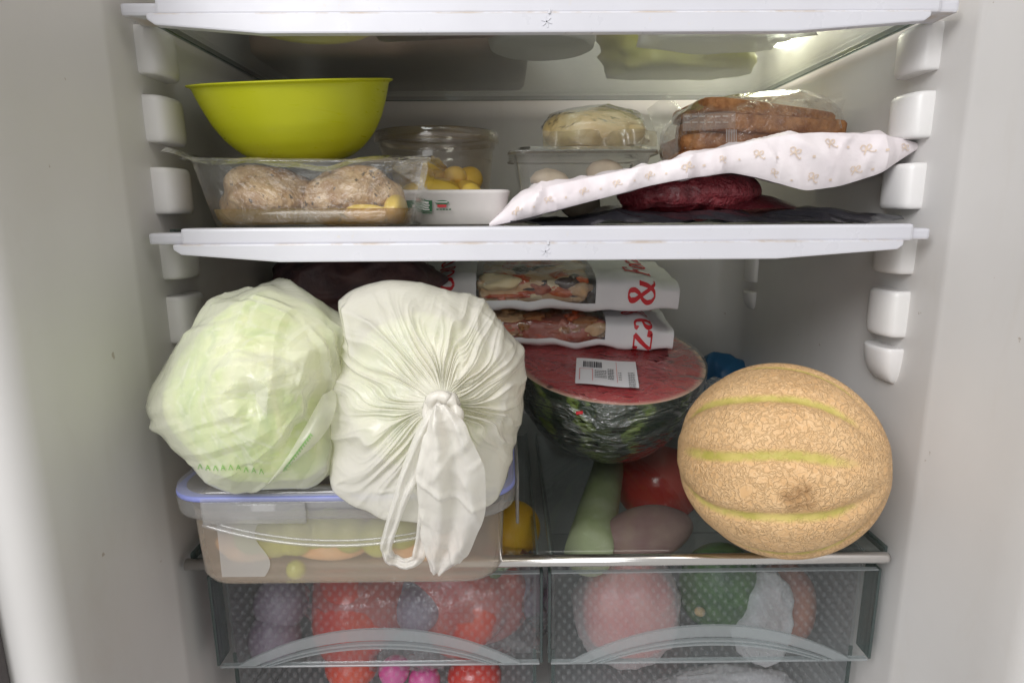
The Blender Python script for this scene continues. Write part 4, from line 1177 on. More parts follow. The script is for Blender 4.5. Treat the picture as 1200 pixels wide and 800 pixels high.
def streamer(pathpx, widthpx, Ys, name, pleats, seed, n=70, nw=44, thick=0.0):
    pp = np.array(pathpx, float); tt = np.linspace(0, 1, len(pp)); s_ = np.linspace(0, 1, n)
    def sm(a):
        v = np.interp(s_, tt, a)
        for _ in range(6): v[1:-1] = (v[:-2] + 2 * v[1:-1] + v[2:]) / 4
        return v
    x, y, w, Y = sm(pp[:, 0]), sm(pp[:, 1]), sm(widthpx), sm(Ys)
    P3 = np.array([at(a_, b_, c_) for a_, b_, c_ in zip(x, y, Y)]) - c2
    T = np.gradient(P3, axis=0); T /= np.linalg.norm(T, axis=1)[:, None]
    view = -FW
    B = np.cross(T, view); B /= np.linalg.norm(B, axis=1)[:, None]
    N_ = np.cross(B, T)
    rs_ = np.random.RandomState(seed); ph = rs_.uniform(0, 6.28, 6)
    g = np.zeros((n, nw, 3)); px_m = 0.31 / F_PX
    for j in range(nw):
        v = -1 + 2 * j / (nw - 1)
        f = sum(np.sin(pleats * (1 + 0.35 * k) * v * 2 + ph[k] + 1.3 * s_ * (k - 1)) / (1 + k) for k in range(4))
        amp = 0.0006 + 0.0011 * (w / max(w)); edge = 1 - v * v
        off = B * (v * w / 2 * px_m)[:, None] + N_ * (f * amp * (0.35 + edge) + 0.003 * edge)[:, None]
        g[:, j] = P3 + off
    V, Fq = grid(g); nn_ = np.repeat(N_, nw, axis=0)
    V = V + nn_ * creases(V, nn_, ((14, 0.020, 0.005, 0.0022), (30, 0.010, 0.003, 0.0013)), seed, knot)[:, None]
    return obj(name, me(name, V, Fq), 'bag_tail', white)


streamer([(512, 482), (497, 515), (478, 560), (462, 605), (452, 640), (457, 655), (474, 660), (490, 655), (497, 630), (503, 590), (512, 545), (518, 500)], [18, 26, 22, 17, 16, 16, 14, 16, 20, 26, 28, 18], [0.298, 0.294, 0.298, 0.310, 0.318, 0.320, 0.321, 0.321, 0.318, 0.306, 0.295, 0.2965], 'handle_loop', 1.4, 4, 110, 26)
streamer([(517, 478), (523, 505), (528, 550), (530, 595), (522, 640), (512, 668)], [16, 52, 82, 84, 66, 20], [0.296, 0.290, 0.293, 0.304, 0.315, 0.322], 'handle_tail', 2.3, 8, 90, 70)

# ------------------------------------------------------------------ shadowy things at the back
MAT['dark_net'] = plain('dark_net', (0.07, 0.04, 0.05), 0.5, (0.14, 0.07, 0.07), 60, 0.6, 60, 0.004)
MAT['blue_pack'] = plain('blue_pack', (0.015, 0.09, 0.20), 0.4, (0.02, 0.12, 0.26), 20)
V, Fc = ico(5); V = V * (1 + 0.08 * ridge(V, 3.5, 6) + 0.04 * ridge(V, 9, 7))[:, None] * np.array((0.078, 0.05, 0.034))
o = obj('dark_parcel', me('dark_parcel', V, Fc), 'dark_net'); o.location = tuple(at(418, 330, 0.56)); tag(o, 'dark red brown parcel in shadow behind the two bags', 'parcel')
V, Fc = box(-0.06, 0.06, -0.045, 0.045, -0.055, 0.055, 0.006, 3)
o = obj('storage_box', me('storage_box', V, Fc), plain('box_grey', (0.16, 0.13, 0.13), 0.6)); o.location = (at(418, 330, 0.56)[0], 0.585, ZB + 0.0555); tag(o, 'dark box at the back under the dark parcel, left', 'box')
V, Fc = box(-0.026, 0.026, -0.020, 0.020, -0.04, 0.04, 0.004, 3); V, Fc = ico(5); V = np.sign(V) * np.abs(V) ** 0.7; V = V * (1 + 0.5 * crumple(V * 0.03, 0.02, 4))[:, None] * np.array((0.030, 0.020, 0.033))
o = obj('blue_packet', me('blue_packet', V @ rotm(0, 0.12, 0.5).T, Fc), 'blue_pack'); pb = at(846, 440, 0.66); o.location = (pb[0] - 0.004, 0.662, ZB + 0.0365); tag(o, 'crumpled dark blue packet at the back between watermelon and melon', 'packet')
V, Fc = ico(4); V = V * (1 + 0.10 * ridge(V, 4, 16) + 0.05 * ridge(V, 9, 17))[:, None] * np.array((0.026, 0.02, 0.034))
o = obj('film_wad', me('film_wad', V, Fc), 'cling'); o.location = tuple(atz(842, 500, 0.80) + np.array([0, 0, 0.012])); tag(o, 'crumpled clear plastic bag behind the orange melon', 'plastic bag')

# ------------------------------------------------------------------ middle shelf, left: tray with bowl on top
ZS = ZM + 0.0006
MAT['rim_brown'] = clear('tinted_rim', (0.6, 0.56, 0.5), 0.3, (0.2, 0.17, 0.13), rough=0.1)
MAT['pet'] = clear('clear_tray', (0.95, 0.95, 0.94), 0.03, (0.75, 0.75, 0.72), rough=0.06, gloss=1.7, bump=0.5, bscale=70, bdist=0.003, hazevar=0.14, wrinkle=1.2)
MAT['lid_film'] = clear('lid_film', (0.95, 0.95, 0.93), 0.12, (0.80, 0.79, 0.72), rough=0.12, gloss=2.4, bump=0.7, bscale=80, bdist=0.004, wrinkle=1.6, hazevar=0.22)
MAT['oil'] = clear('yellow_oil', (0.80, 0.62, 0.18), 0.40, (0.50, 0.33, 0.05), rough=0.08)
MAT['dumpling'] = plain('cooked_meat', (0.34, 0.18, 0.065), 0.4, (0.60, 0.42, 0.24), 90, 1.0, 150, 0.004, speck=(170, 0.60, (0.10, 0.06, 0.03)), coat=0.3)
MAT['pickle'] = plain('yellow_potato', (0.60, 0.42, 0.06), 0.35, (0.70, 0.50, 0.10), 40, coat=0.3)
xa, xb = at(241, 262, 0.402)[0], at(478, 262, 0.402)[0]
tcx, tcy = (xa + xb) / 2, 0.452
tr_ = thing('deli_tray', 'clear plastic tray of cooked meat under the lime green bowl', 'food tray', (tcx, tcy, ZS))
hx0, hy0 = (xb - xa) / 2, 0.050
HT = at(350, 190, 0.40)[2] - ZS
n = 14
rings = [rrect(0, 0, z, hx0 + o_, hy0 + o_ * 0.6, 0.016 + 0.3 * o_, n) for z, o_ in ((0, -0.004), (0.0012, -0.001), (0.004, 0.0), (HT * 0.5, 0.0042), (HT - 0.002, 0.009), (HT, 0.010), (HT + 0.0006, 0.0155), (HT - 0.001, 0.0165))]
V, Fc = loft(rings, True, False)
av = np.arctan2(V[:, 1], V[:, 0]); V[:, 0] *= 1 + 0.006 * np.cos(40 * av) * (V[:, 2] > 0.004) * (V[:, 2] < HT * 0.8)
V[:, 2] += np.where(V[:, 2] > HT * 0.9, 0.004 * np.clip(-V[:, 0] / hx0 - 0.5, 0, 1) + 0.0, 0)
obj('tray', me('tray', V, Fc), 'pet', tr_)
# peeled, sagging film over the tray
g = np.zeros((60, 40, 3))
for i in range(60):
    for j in range(40):
        s_, v = -1 + 2 * i / 59, -1 + 2 * j / 39
        sag = -0.0055 * math.exp(-((s_ - 0.1) / 0.55) ** 2) * (1 - 0.0 * v)
        z = HT + 0.0042 + sag + 0.004 * max(0, -s_ - 0.75) * 4 + 0.0015 * math.sin(8 * s_ + 3 * v)
        if v < -0.9: z -= 0.0035 * (-(v) - 0.9) * 10
        g[i, j] = (s_ * (hx0 + 0.017), v * (hy0 + 0.012), z)
q = g.reshape(-1, 3); q[:, 2] += 0.0014 * crumple(q, 0.03, 21) + 0.0008 * crumple(q, 0.012, 22)
V, Fc = grid(g); obj('film_lid', me('film_lid', V, Fc), 'lid_film', tr_)
# torn tongue of film hanging at the right front corner
g = np.array([[(hx0 * 0.90 + 0.018 * a_ + 0.002 * math.sin(5 * b_), -hy0 * 0.92 + 0.004 * a_ - 0.003 * math.sin(3 * b_), HT + 0.004 - 0.022 * b_ * (0.4 + 0.6 * a_)) for b_ in np.linspace(0, 1, 12)] for a_ in np.linspace(0, 1, 12)])
V, Fc = grid(g); V = V + 0.001 * ridge(V, 200, 2)[:, None]; obj('film_tongue', me('film_tongue', V, Fc), 'lid_film', tr_)
rings = [rrect(0, 0, z, hx0 + o_ - 0.002, hy0 + o_ * 0.6 - 0.002, 0.014, 8) for z, o_ in ((0.002, -0.002), (0.006, 0.0), (HT * 0.30, 0.002))]
V, Fc = loft(rings, True, True); obj('juice', me('juice', V, Fc), 'oil', tr_)
lump('meatball', 'left lump of cooked pale brown meat in the clear tray', 'meat', (tcx - 0.035, tcy - 0.018, ZS + 0.020), (0.034, 0.030, 0.021), 'dumpling', 0.13, 3.2, 91, 5, group='cooked meat in the clear tray')
lump('meatball', 'right lump of cooked pale brown meat in the clear tray', 'meat', (tcx + 0.021, tcy - 0.018, ZS + 0.0205), (0.036, 0.030, 0.021), 'dumpling', 0.13, 3.2, 95, 5, group='cooked meat in the clear tray')
lump('pickle', 'yellow pickle at the right end of the clear meat tray', 'pickle', (tcx + 0.053, tcy - 0.026, ZS + 0.0115), (0.0075, 0.019, 0.0095), 'pickle', 0.10, 2.5, 97, 4)
lump('pickle', 'yellow pickle lying along the front of the clear meat tray', 'pickle', (tcx + 0.037, tcy - 0.041, ZS + 0.0085), (0.014, 0.0055, 0.0065), 'pickle', 0.12, 2.5, 98, 4)
# bowl
t = NT('lime_plastic')
scr = t.n('Mapping', {'Vector': t.coord(), 'Scale': (1, 1, 9)}).outputs[0]
MAT['lime'] = t.done(t.n('BsdfPrincipled', {'Base Color': t.ramp(t.noise(30, 5), [(0.3, (0.405, 0.425, 0.003)), (0.7, (0.445, 0.46, 0.005))]), 'Roughness': t.ramp(t.noise(45, 6, 0.7, 0.5, scr), [(0.35, 0.26), (0.65, 0.50)]), 'Normal': t.bump(t.noise(300, 4, 0.6, 0.0, scr), 0.05, 0.0005)}).outputs[0])
bc = at(345, 186, 0.442); br_ = (at(462, 88, 0.452)[0] - at(224, 92, 0.452)[0]) / 2
bh = at(345, 90, 0.446)[2] - bc[2] - 0.0025
br_ *= 0.965
bl = thing('bowl', 'lime green plastic bowl on top of the clear meat tray', 'bowl', (at(348, 90, 0.452)[0], 0.458, bc[2] + 0.0005))
pts = [(0.0, 0.0), (0.42, 0.0), (0.50, 0.035), (0.62, 0.14), (0.74, 0.30), (0.835, 0.50), (0.895, 0.70), (0.935, 0.86), (0.955, 0.955), (0.995, 0.975), (1.0, 0.99), (0.985, 1.0), (0.945, 0.985), (0.915, 0.88), (0.865, 0.66), (0.79, 0.45), (0.69, 0.28), (0.5, 0.10), (0.3, 0.045), (0.0, 0.04)]
pr = np.array(pts); tt = np.linspace(0, len(pr) - 1, 120)
pr = np.stack([np.interp(tt, np.arange(len(pr)), pr[:, 0]), np.interp(tt, np.arange(len(pr)), pr[:, 1])], 1)
for _ in range(3): pr[1:-1] = (pr[:-2] + 2 * pr[1:-1] + pr[2:]) / 4
V, Fc = lathe([(max(1e-4, a_ * br_), b_ * bh) for a_, b_ in pr], 96)
obj('bowl_body', me('bowl_body', V @ rotm(math.radians(10.5), math.radians(-1.9), 0).T, Fc), 'lime', bl)

# foam tray with round tub of yellow potatoes behind
MAT['foam'] = plain('white_foam', (0.74, 0.70, 0.68), 0.6, (0.70, 0.66, 0.64), 50)
fx1 = at(598, 230, 0.470)[0]; fcx = fx1 - 0.070; fh = at(540, 224, 0.470)[2] - ZS
ft = thing('foam_tray', 'white foam tray with green printed label under the round tub', 'food tray', (fcx, 0.545, ZS))
rings = [rrect(0, 0, z, 0.070 + o_, 0.075 + o_, 0.011, 8) for z, o_ in ((0, -0.006), (0.001, -0.005), (fh * 0.5, -0.003), (fh - 0.002, -0.001), (fh, 0), (fh + 0.0012, -0.0012), (fh, -0.004), (fh * 0.35, -0.010))]
V, Fc = loft(rings, True, True); obj('tray', me('tray', V, Fc), 'foam', ft)


def flatprint(parent, pxrect, Y, mat, name, off=0.0):
    x0, y0, x1, y1 = pxrect
    q = [at(x0, y1, Y), at(x1, y1, Y), at(x1, y0, Y), at(x0, y0, Y)]
    return np.array(q) - np.array(parent.location) - np.array([0, off, 0]), [[0, 1, 2, 3]]


MAT['label_green'] = plain('label_green', (0.02, 0.13, 0.05), 0.5)
yf = 0.545 - 0.0716
MAT['label_white'] = plain('label_white', (0.75, 0.74, 0.72), 0.5)
V, Fc = join([flatprint(ft, (474, 235, 507, 248), yf, None, '', 0.0030)]); lg = obj('printed_label', me('printed_label', V, Fc, False), 'label_green', ft)
ink = []
rs = np.random.RandomState(12)
for (x0, y0, x1, y1) in ((495, 236.5, 503, 239), (494, 240, 504, 241.5), (495, 242.5, 503, 244), (494, 245, 504, 246.5), (484, 240, 487, 243)):
    ink.append(flatprint(ft, (x0, y0, x1, y1), yf, None, '', 0.0033))
V, Fc = join(ink); obj('label_print', me('label_print', V, Fc, False), 'label_white', lg)
n = 20; oval = np.array([at(518.5 + 8 * math.cos(q), 237.5 + 2.6 * math.sin(q), yf) for q in np.linspace(0, 2 * math.pi, n, endpoint=False)]) - np.array(ft.location) - np.array([0, 0.003, 0])
V, Fc = join([(oval, [list(range(n))[::-1]])] + [flatprint(ft, (474, 249.2, 507, 250.2), yf, None, '', 0.003)] + [flatprint(ft, (512 + 3.6 * k, 244.6 + 0.3 * (k % 2), 514.6 + 3.6 * k, 246.2), yf, None, '', 0.003) for k in range(5)]); obj('printed_emblem', me('printed_emblem', V, Fc, False), 'label_green', ft)
V, Fc = flatprint(ft, (513, 239.8, 523.5, 243), yf, None, '', 0.0031); obj('printed_emblem', me('printed_emblem', V, Fc, False), 'ink_red', ft)
V, Fc = flatprint(ft, (511, 236.4, 525, 237.6), yf, None, '', 0.0034); obj('printed_emblem', me('printed_emblem', V, Fc, False), 'label_white', ft)
tx = at(512, 160, 0.545)[0]; tr0 = (at(586, 160, 0.545)[0] - at(440, 160, 0.545)[0]) / 2; tz = ZS + fh * 0.36 + 0.001
thh = at(512, 157, 0.545)[2] - tz
tub = thing('round_tub', 'round clear lidded tub of yellow potato chunks on the foam tray', 'food tub', (tx, 0.545, tz))
MAT['tub_brown'] = clear('tub_clear_brown', (0.92, 0.88, 0.82), 0.06, (0.42, 0.34, 0.26), rough=0.08, gloss=1.5, hazevar=0.1)
V, Fc = lathe([(tr0 * 0.80, 0.0), (tr0 * 0.82, 0.003), (tr0 * 0.90, thh * 0.7), (tr0 * 0.905, thh * 0.78), (tr0 * 0.93, thh * 0.80), (tr0 * 0.94, thh * 0.92)], 80, cap0=True); obj('tub', me('tub', V, Fc), 'tub_brown', tub)
V, Fc = lathe([(tr0 * 0.94, thh * 0.86), (tr0 * 0.995, thh * 0.865), (tr0, thh * 0.90), (tr0 * 1.0, thh * 0.98), (tr0 * 0.98, thh), (tr0 * 0.90, thh), (tr0 * 0.88, thh * 0.95), (tr0 * 0.3, thh * 0.94), (0.0005, thh * 0.94)], 80); obj('lid', me('lid', V, Fc), 'tub_brown', tub)
MAT['chunk'] = plain('yellow_chunk', (0.78, 0.50, 0.05), 0.4, (0.86, 0.60, 0.10), 40, 0.2, 120, 0.001)
rs = np.random.RandomState(6); k = 0
for (dx, dy, lz, sx) in ((-0.030, -0.028, 0.011, 0.010), (-0.014, -0.035, 0.011, 0.012), (0.006, -0.038, 0.0115, 0.016), (0.027, -0.027, 0.011, 0.011), (-0.006, -0.020, 0.024, 0.012), (0.015, -0.018, 0.024, 0.011), (-0.022, -0.018, 0.024, 0.012), (0.028, -0.008, 0.022, 0.010), (-0.03, 0.005, 0.012, 0.014), (0.0, 0.01, 0.012, 0.014)):
    lump('potato_chunk', 'yellow potato chunk inside the round clear tub', 'potato', (tx + dx, 0.545 + dy, tz + lz + 0.004), (sx * 1.12, 0.012, 0.0108), 'chunk', 0.10, 2.0, 110 + k, 3, ('Z', rs.uniform(-1, 1)), group='potato chunks in the round tub'); k += 1
lump('leftover', 'brownish leftover food in the upper half of the round tub', 'food', (tx - 0.020, 0.552, tz + 0.034), (0.026, 0.026, 0.010), 'potato', 0.15, 3, 130, 4)

# ------------------------------------------------------------------ middle shelf, right
MAT['mush'] = plain('mushroom_flesh', (0.58, 0.46, 0.34), 0.6, (0.72, 0.60, 0.46), 50, 0.3, 120, 0.001)
ccx = (at(604, 200, 0.47)[0] + at(764, 200, 0.47)[0]) / 2
cs = thing('clamshell_box', 'clear plastic box of mushrooms under the wrapped onion', 'food box', (ccx, 0.515, ZS))
ch = at(690, 172, 0.475)[2] - ZS; hxc = 0.051
rings = [rrect(0, 0, z, hxc + o_, 0.046 + o_, 0.012, 10) for z, o_ in ((0, -0.012), (0.002, -0.010), (ch * 0.55, -0.004), (ch * 0.9, 0.0), (ch * 0.91, 0.004), (ch * 0.95, 0.0045), (ch * 0.955, 0.001), (ch, -0.002), (ch, -0.012))]
V, Fc = loft(rings, True, True); av = np.arctan2(V[:, 1] / 0.046, V[:, 0] / hxc); V[:, :2] *= (1 + 0.012 * np.cos(36 * av) * (V[:, 2] < ch * 0.85))[:, None]
obj('box_shell', me('box_shell', V, Fc), 'pet', cs)
V, Fc = loft([rrect(0, 0, z, hxc + 0.0052, 0.0512, 0.013, 10) for z in (ch * 0.90, ch * 0.93)], False, False); obj('box_rim', me('box_rim', V, Fc), 'rim_brown', cs)
k = 0
for (dx, dy, dz, lb) in ((-0.022, -0.018, 0.030, 'pale mushroom at the left of the clear box'), (0.022, -0.016, 0.036, 'pale mushroom at the right of the clear box'), (0.0, -0.02, 0.016, 'pale mushroom low in the middle of the clear box')):
    t = thing('mushroom', lb, 'mushroom', (ccx + dx, 0.515 + dy, ZS + dz), 'mushrooms in the clear box')
    V, Fc = lathe([(0.0003, 0.012), (0.008, 0.011), (0.015, 0.006), (0.0175, 0.0), (0.016, -0.003), (0.008, -0.002), (0.006, -0.004)], 32); obj('cap', me('cap', V @ rotm(0.4 * k, 0.3, 0).T, Fc), 'mush', t)
    V, Fc = tube([(0, 0, -0.003), (0.001, 0, -0.009), (0.002, 0, -0.014)], [0.0065, 0.0055, 0.006], 14); obj('stalk', me('stalk', V @ rotm(0.4 * k, 0.3, 0).T, Fc), 'mush', t); k += 1
# wrapped half onion
MAT['onion_pale'] = plain('onion_pale', (0.62, 0.45, 0.20), 0.35, (0.74, 0.62, 0.36), 36, coat=0.3)
oc = at(696, 154, 0.515); oc[2] = ZS + ch + 0.0145
on = thing('wrapped_onion', 'yellow onion half in film on top of the clear mushroom box', 'onion', oc)
V, Fc = blob((0, 0, 0), (0.038, 0.032, 0.0185), 0.07, 2, 141, 5); V[:, 2] = np.maximum(V[:, 2], -0.012); obj('onion_half', me('onion_half', V, Fc), 'onion_pale', on)
V, Fc = ico(5); V = V * (1.07 + 0.06 * ridge(V, 4, 143) + 0.03 * ridge(V, 11, 144))[:, None] * np.array((0.041, 0.035, 0.019)); V[:, 2] = np.maximum(V[:, 2], -0.0135)
obj('cling_film', me('cling_film', V, Fc), 'cling', on)
g = np.array([[(-0.043 + 0.086 * u_, -0.037 + 0.006 * math.sin(14 * u_), -0.0135 + 0.011 * v) for v in np.linspace(0, 1, 10)] for u_ in np.linspace(0, 1, 60)])
V, Fc = grid(g); V = V + np.array([0, 1, 0.3]) * (0.0018 * ridge(V, 200, 6))[:, None]; obj('film_hem', me('film_hem', V, Fc), clear('hem_film', (0.9, 0.88, 0.8), 0.3, (0.75, 0.68, 0.48), rough=0.2, gloss=1.6), on)

# paper parcel: surface laid between its upper and lower front edges
topx = [573, 611, 650, 700, 747, 800, 859, 910, 961, 1027, 1060, 1078]
topy = [262, 228, 217, 206, 196, 184, 170, 160, 155, 158, 163, 169]
botx = [573, 611, 653, 700, 760, 800, 858, 887, 943, 985, 1027, 1078]
boty = [266, 257, 246, 234, 218, 210, 202, 208, 224, 218, 205, 173]
n_u, n_f, n_t = 150, 26, 40
xs = np.linspace(573.5, 1077.5, n_u)
ty = np.interp(xs, topx, topy); by = np.interp(xs, botx, boty)
for _ in range(5): ty[1:-1] = (ty[:-2] + 2 * ty[1:-1] + ty[2:]) / 4; by[1:-1] = (by[:-2] + 2 * by[1:-1] + by[2:]) / 4
Yfr = 0.396 + 0.012 * np.clip((xs - 850) / 230, 0, 1)
G = np.zeros((n_u, n_f + 2 * n_t, 3))
for i in range(n_u):
    T_, B_ = at(xs[i], ty[i], Yfr[i] + 0.004), at(xs[i], by[i], Yfr[i] + 0.004)
    for j in range(n_t):                      # underside, from the back to the front
        v = 1 - j / n_t; q = B_ + np.array([0, 0.135 * v, 0.0])
        mid = 0.5 * (T_ + B_); q[2] = B_[2] + (T_[2] - B_[2]) * 0.55 * v ** 0.7; G[i, j] = q
    for j in range(n_f):                      # front
        v = j / (n_f - 1); q = B_ + (T_ - B_) * v; q[1] -= 0.0030 * math.sin(math.pi * v) ** 0.8 * min(1, (T_[2] - B_[2]) / 0.02); G[i, n_t + j] = q
    for j in range(n_t):                      # upper side, to the back
        v = (j + 1) / n_t; q = T_ + np.array([0, 0.135 * v, 0.0]); q[2] = T_[2] - (T_[2] - B_[2]) * 0.42 * v ** 2; G[i, n_t + n_f + j] = q
def crease(q): return 0.0022 * crumple(q, 0.065, 51) + creases(q, np.tile((0, -0.6, 0.8), (len(q), 1)), ((60, 0.025, 0.008, 0.0028), (120, 0.012, 0.004, 0.0014)), 52)
flat = G.reshape(-1, 3); cr = crease(flat).reshape(n_u, -1)
fade = np.clip(np.minimum(np.arange(n_u), np.arange(n_u)[::-1]) / 8, 0, 1)[:, None]
Gn = np.zeros_like(G); Gn[:, :n_t, 2] = -0.5; Gn[:, n_t:n_t + n_f, 1] = -1; Gn[:, n_t + n_f:, 2] = 1
Gd = G + Gn * (cr * fade)[..., None]
pp = thing('paper_parcel', 'creased white paper parcel with gold bow print, leaning across the shelf', 'paper parcel', at(820, 240, 0.45))
MAT['parcel_paper'] = plain('parcel_paper', (0.68, 0.62, 0.64), 0.55, (0.73, 0.68, 0.69), 30, 0.25, 160, 0.0012)
V, Fc = grid(Gd); m = me('paper', local(pp, V), Fc); m.set_sharp_from_angle(angle=math.radians(26)); obj('paper', m, 'parcel_paper', pp)
MAT['gold_print'] = plain('gold_print', (0.64, 0.52, 0.42), 0.5)
bow = [[(-.5, .1), (-.35, .35), (-.1, .3), (-.05, 0), (-.25, -.15), (-.45, .0)], [(-.05, 0), (.1, .3), (.3, .35), (.35, .1), (.15, -.05), (-.05, 0)], [(-.05, 0), (-.3, -.4)], [(-.05, 0), (.2, -.25), (.5, -.35)], [(.5, -.35), (.55, -.2)]]
prt = []
rs = np.random.RandomState(9)


def on_front(x, y):
    """front face of the parcel by picture column and share of its height"""
    fi = np.clip((x - 573.5) / (1077.5 - 573.5) * (n_u - 1), 0, n_u - 1.001); fj = n_t + np.clip(y, 0.02, 0.98) * (n_f - 1)
    i, j = int(fi), int(fj); a_, b_ = fi - i, fj - j
    q = (Gd[i, j] * (1 - a_) + Gd[i + 1, j] * a_) * (1 - b_) + (Gd[i, j + 1] * (1 - a_) + Gd[i + 1, j + 1] * a_) * b_
    return q - np.array([0, 0.0007, 0])


for (x, f, s_) in ((605, .45, 13), (642, .5, 14), (683, .5, 14), (722, .5, 14), (760, .5, 14), (803, .52, 15), (845, .55, 15), (887, .62, 16), (928, .66, 18), (970, .80, 17), (1012, .66, 18), (1058, .55, 14), (950, .22, 16), (905, .2, 14), (1000, .25, 15)):
    hgt = np.interp(x, botx, boty) - np.interp(x, topx, topy)
    ra = rs.uniform(-0.5, 0.5); s_ = s_ * rs.uniform(0.75, 1.05); rm_ = np.array([[math.cos(ra), -math.sin(ra)], [math.sin(ra), math.cos(ra)]])
    for st in bow:
        v, f_ = ribbon2d((np.array(st) @ rm_) * np.array([0.85, 0.85]), 0.05, 0.10, 4)
        prt.append((np.array([on_front(x + a_ * s_, f + b_ * s_ / hgt) for a_, b_ in v]), f_))
    xx = x + 20
    v, f_ = ribbon2d([(-.1, 0), (.1, 0.0)], 0.16, 0.16, 2); hgt = np.interp(xx, botx, boty) - np.interp(xx, topx, topy)
    prt.append((np.array([on_front(xx + a_ * s_, f - 0.08 + b_ * s_ / hgt) for a_, b_ in v]), f_))
V, Fc = join(prt); obj('gold_print', me('gold_print', local(pp, V), Fc), 'gold_print', pp)
# minced meat and black tray beneath the paper
MAT['mince'] = plain('minced_meat', (0.13, 0.008, 0.015), 0.35, (0.27, 0.035, 0.045), 130, 1.0, 330, 0.003, coat=0.3)
MAT['black_film'] = plain('black_plastic', (0.010, 0.010, 0.013), 0.2, (0.018, 0.018, 0.022), 30, 0.4, 60, 0.003)
bs = at(830, 262, 0.39)
x0b, x1b = at(598, 262, 0.39)[0], at(1066, 262, 0.39)[0]
g = np.zeros((140, 40, 3))
for i in range(140):
    for j in range(40):
        u_, v = i / 139, j / 39
        wdt = 0.135 * min(1, (1 - u_) * 5 + 0.12) * min(1, u_ * 8 + 0.25)
        hgt = 0.0015 + 0.0075 * math.sin(math.pi * min(1, v * 1.6)) ** 0.8 * min(1, u_ * 3) * min(1, (1 - u_) * 7) + 0.003 * max(0, u_ - 0.8) * 5 * math.sin(v * 3)
        g[i, j] = (x0b + (x1b - x0b) * u_, 0.386 + wdt * v + 0.010 * max(0, u_ - 0.86) * 7, ZS + hgt)
q = g.reshape(-1, 3); q[:, 2] = np.maximum(ZS + 0.0003, q[:, 2] + 0.0030 * crumple(q, 0.05, 41) + 0.0016 * crumple(q, 0.02, 42))
V, Fc = grid(g); o = obj('black_wrapper', me('black_wrapper', V - np.array([bs[0], 0.45, ZS]), Fc), 'black_film'); o.location = (bs[0], 0.45, ZS); tag(o, 'crinkled glossy black plastic wrapper lying flat under the paper parcel', 'wrapper')
mt = thing('meat_pack', 'dark red minced meat in film between paper parcel and black wrapper', 'meat', at(806, 226, 0.452))
V, Fc = blob((0, 0, 0), (0.050, 0.036, 0.0185), 0.05, 2.2, 151, 5); V = V + 0.0008 * sn(V, 420, 5)[:, None]; obj('mince', me('mince', V, Fc), 'mince', mt)
g = np.array([[(-0.09 + 0.20 * u_, -0.034 + 0.07 * v, -0.010 + 0.012 * math.sin(math.pi * u_) * math.sin(math.pi * v) - 0.012 * abs(2 * u_ - 1) ** 2) for v in np.linspace(0, 1, 24)] for u_ in np.linspace(0, 1, 60)])
V, Fc = grid(g); V = V + np.array([0, 0.3, 1]) * (0.0022 * ridge(V, 90, 45))[:, None]; V[:, 2] = np.maximum(V[:, 2], -0.018)
obj('red_film', me('red_film', V, Fc), clear('red_film', (0.55, 0.22, 0.24), 0.45, (0.16, 0.02, 0.03), rough=0.1, gloss=1.8, bump=0.5, bscale=60, bdist=0.003), mt)

# bread in a clear bag
MAT['crust'] = plain('bread_crust', (0.24, 0.085, 0.022), 0.65, (0.46, 0.21, 0.075), 110, 1.0, 240, 0.003)
MAT['bag_clear'] = clear('bread_bag', (0.98, 0.975, 0.97), 0.012, (0.85, 0.82, 0.76), rough=0.07, gloss=1.8, bump=0.8, bscale=70, bdist=0.004, wrinkle=1.6, hazevar=0.08)
bcn = at(874, 158, 0.510)
bb = thing('bread_bag', 'clear crimped plastic bag holding brown bread slices on the paper parcel', 'bread bag', bcn)
k = 0
for (px, py, L, hz_, rot_, lb) in ((866, 182, 0.055, 0.0066, -0.10, 'bottom slice of brown bread in the clear bag'), (870, 168, 0.054, 0.0064, -0.05, 'third slice of brown bread from the top in the clear bag'), (876, 154, 0.053, 0.0062, 0.05, 'second slice of brown bread from the top in the clear bag'), (880, 140, 0.051, 0.0056, 0.11, 'topmost slice of brown bread in the clear bag')):
    c = at(px, py, 0.515)
    rings = []
    for z, o_ in ((-hz_, -0.0045), (-hz_ * 0.90, -0.0014), (-hz_ * 0.62, -0.0002), (0, 0), (hz_ * 0.62, -0.0002), (hz_ * 0.90, -0.0014), (hz_, -0.0045)):
        r_ = rrect(0, 0, z, L + o_, 0.045 + o_, 0.012, 12); rings.append(r_)
    V, Fc = loft(rings); V = V * (1 + 0.025 * sn(V, 60, 160 + k) + 0.008 * sn(V, 300, 170 + k))[:, None] + np.array([(0, -0.004, 0.005, -0.002)[k], (0, 0.003, -0.003, 0.002)[k], 0])
    t = thing('bread_slice', lb, 'bread', c, 'slices in the bread bag')
    R_ = rotm(0.02, rot_, 0.06 * k - 0.08)
    obj('crust', me('crust', V @ R_.T, Fc), 'crust', t)
    V, Fc = loft([rrect(0, 0, z, L - 0.007, 0.038, 0.016, 8) for z in (hz_ + 0.0002, hz_ + 0.0006)]); obj('crumb', me('crumb', V @ R_.T, Fc), 'crumb', t); k += 1
V, Fc = ico(5); sx = np.sign(V) * np.abs(V) ** np.array([0.75, 0.75, 0.80])
k_ = 1.0 + 0.035 * ridge(V, 3.5, 171) + 0.022 * ridge(V, 8, 172) + 0.012 * ridge(V, 18, 173)
V = sx * k_[:, None] * np.array((0.066, 0.051, 0.0290)); V[:, 2] += 0.010 * np.tanh(V[:, 0] * 20) * 0.3
obj('film', me('film', V, Fc), 'bag_clear', bb)
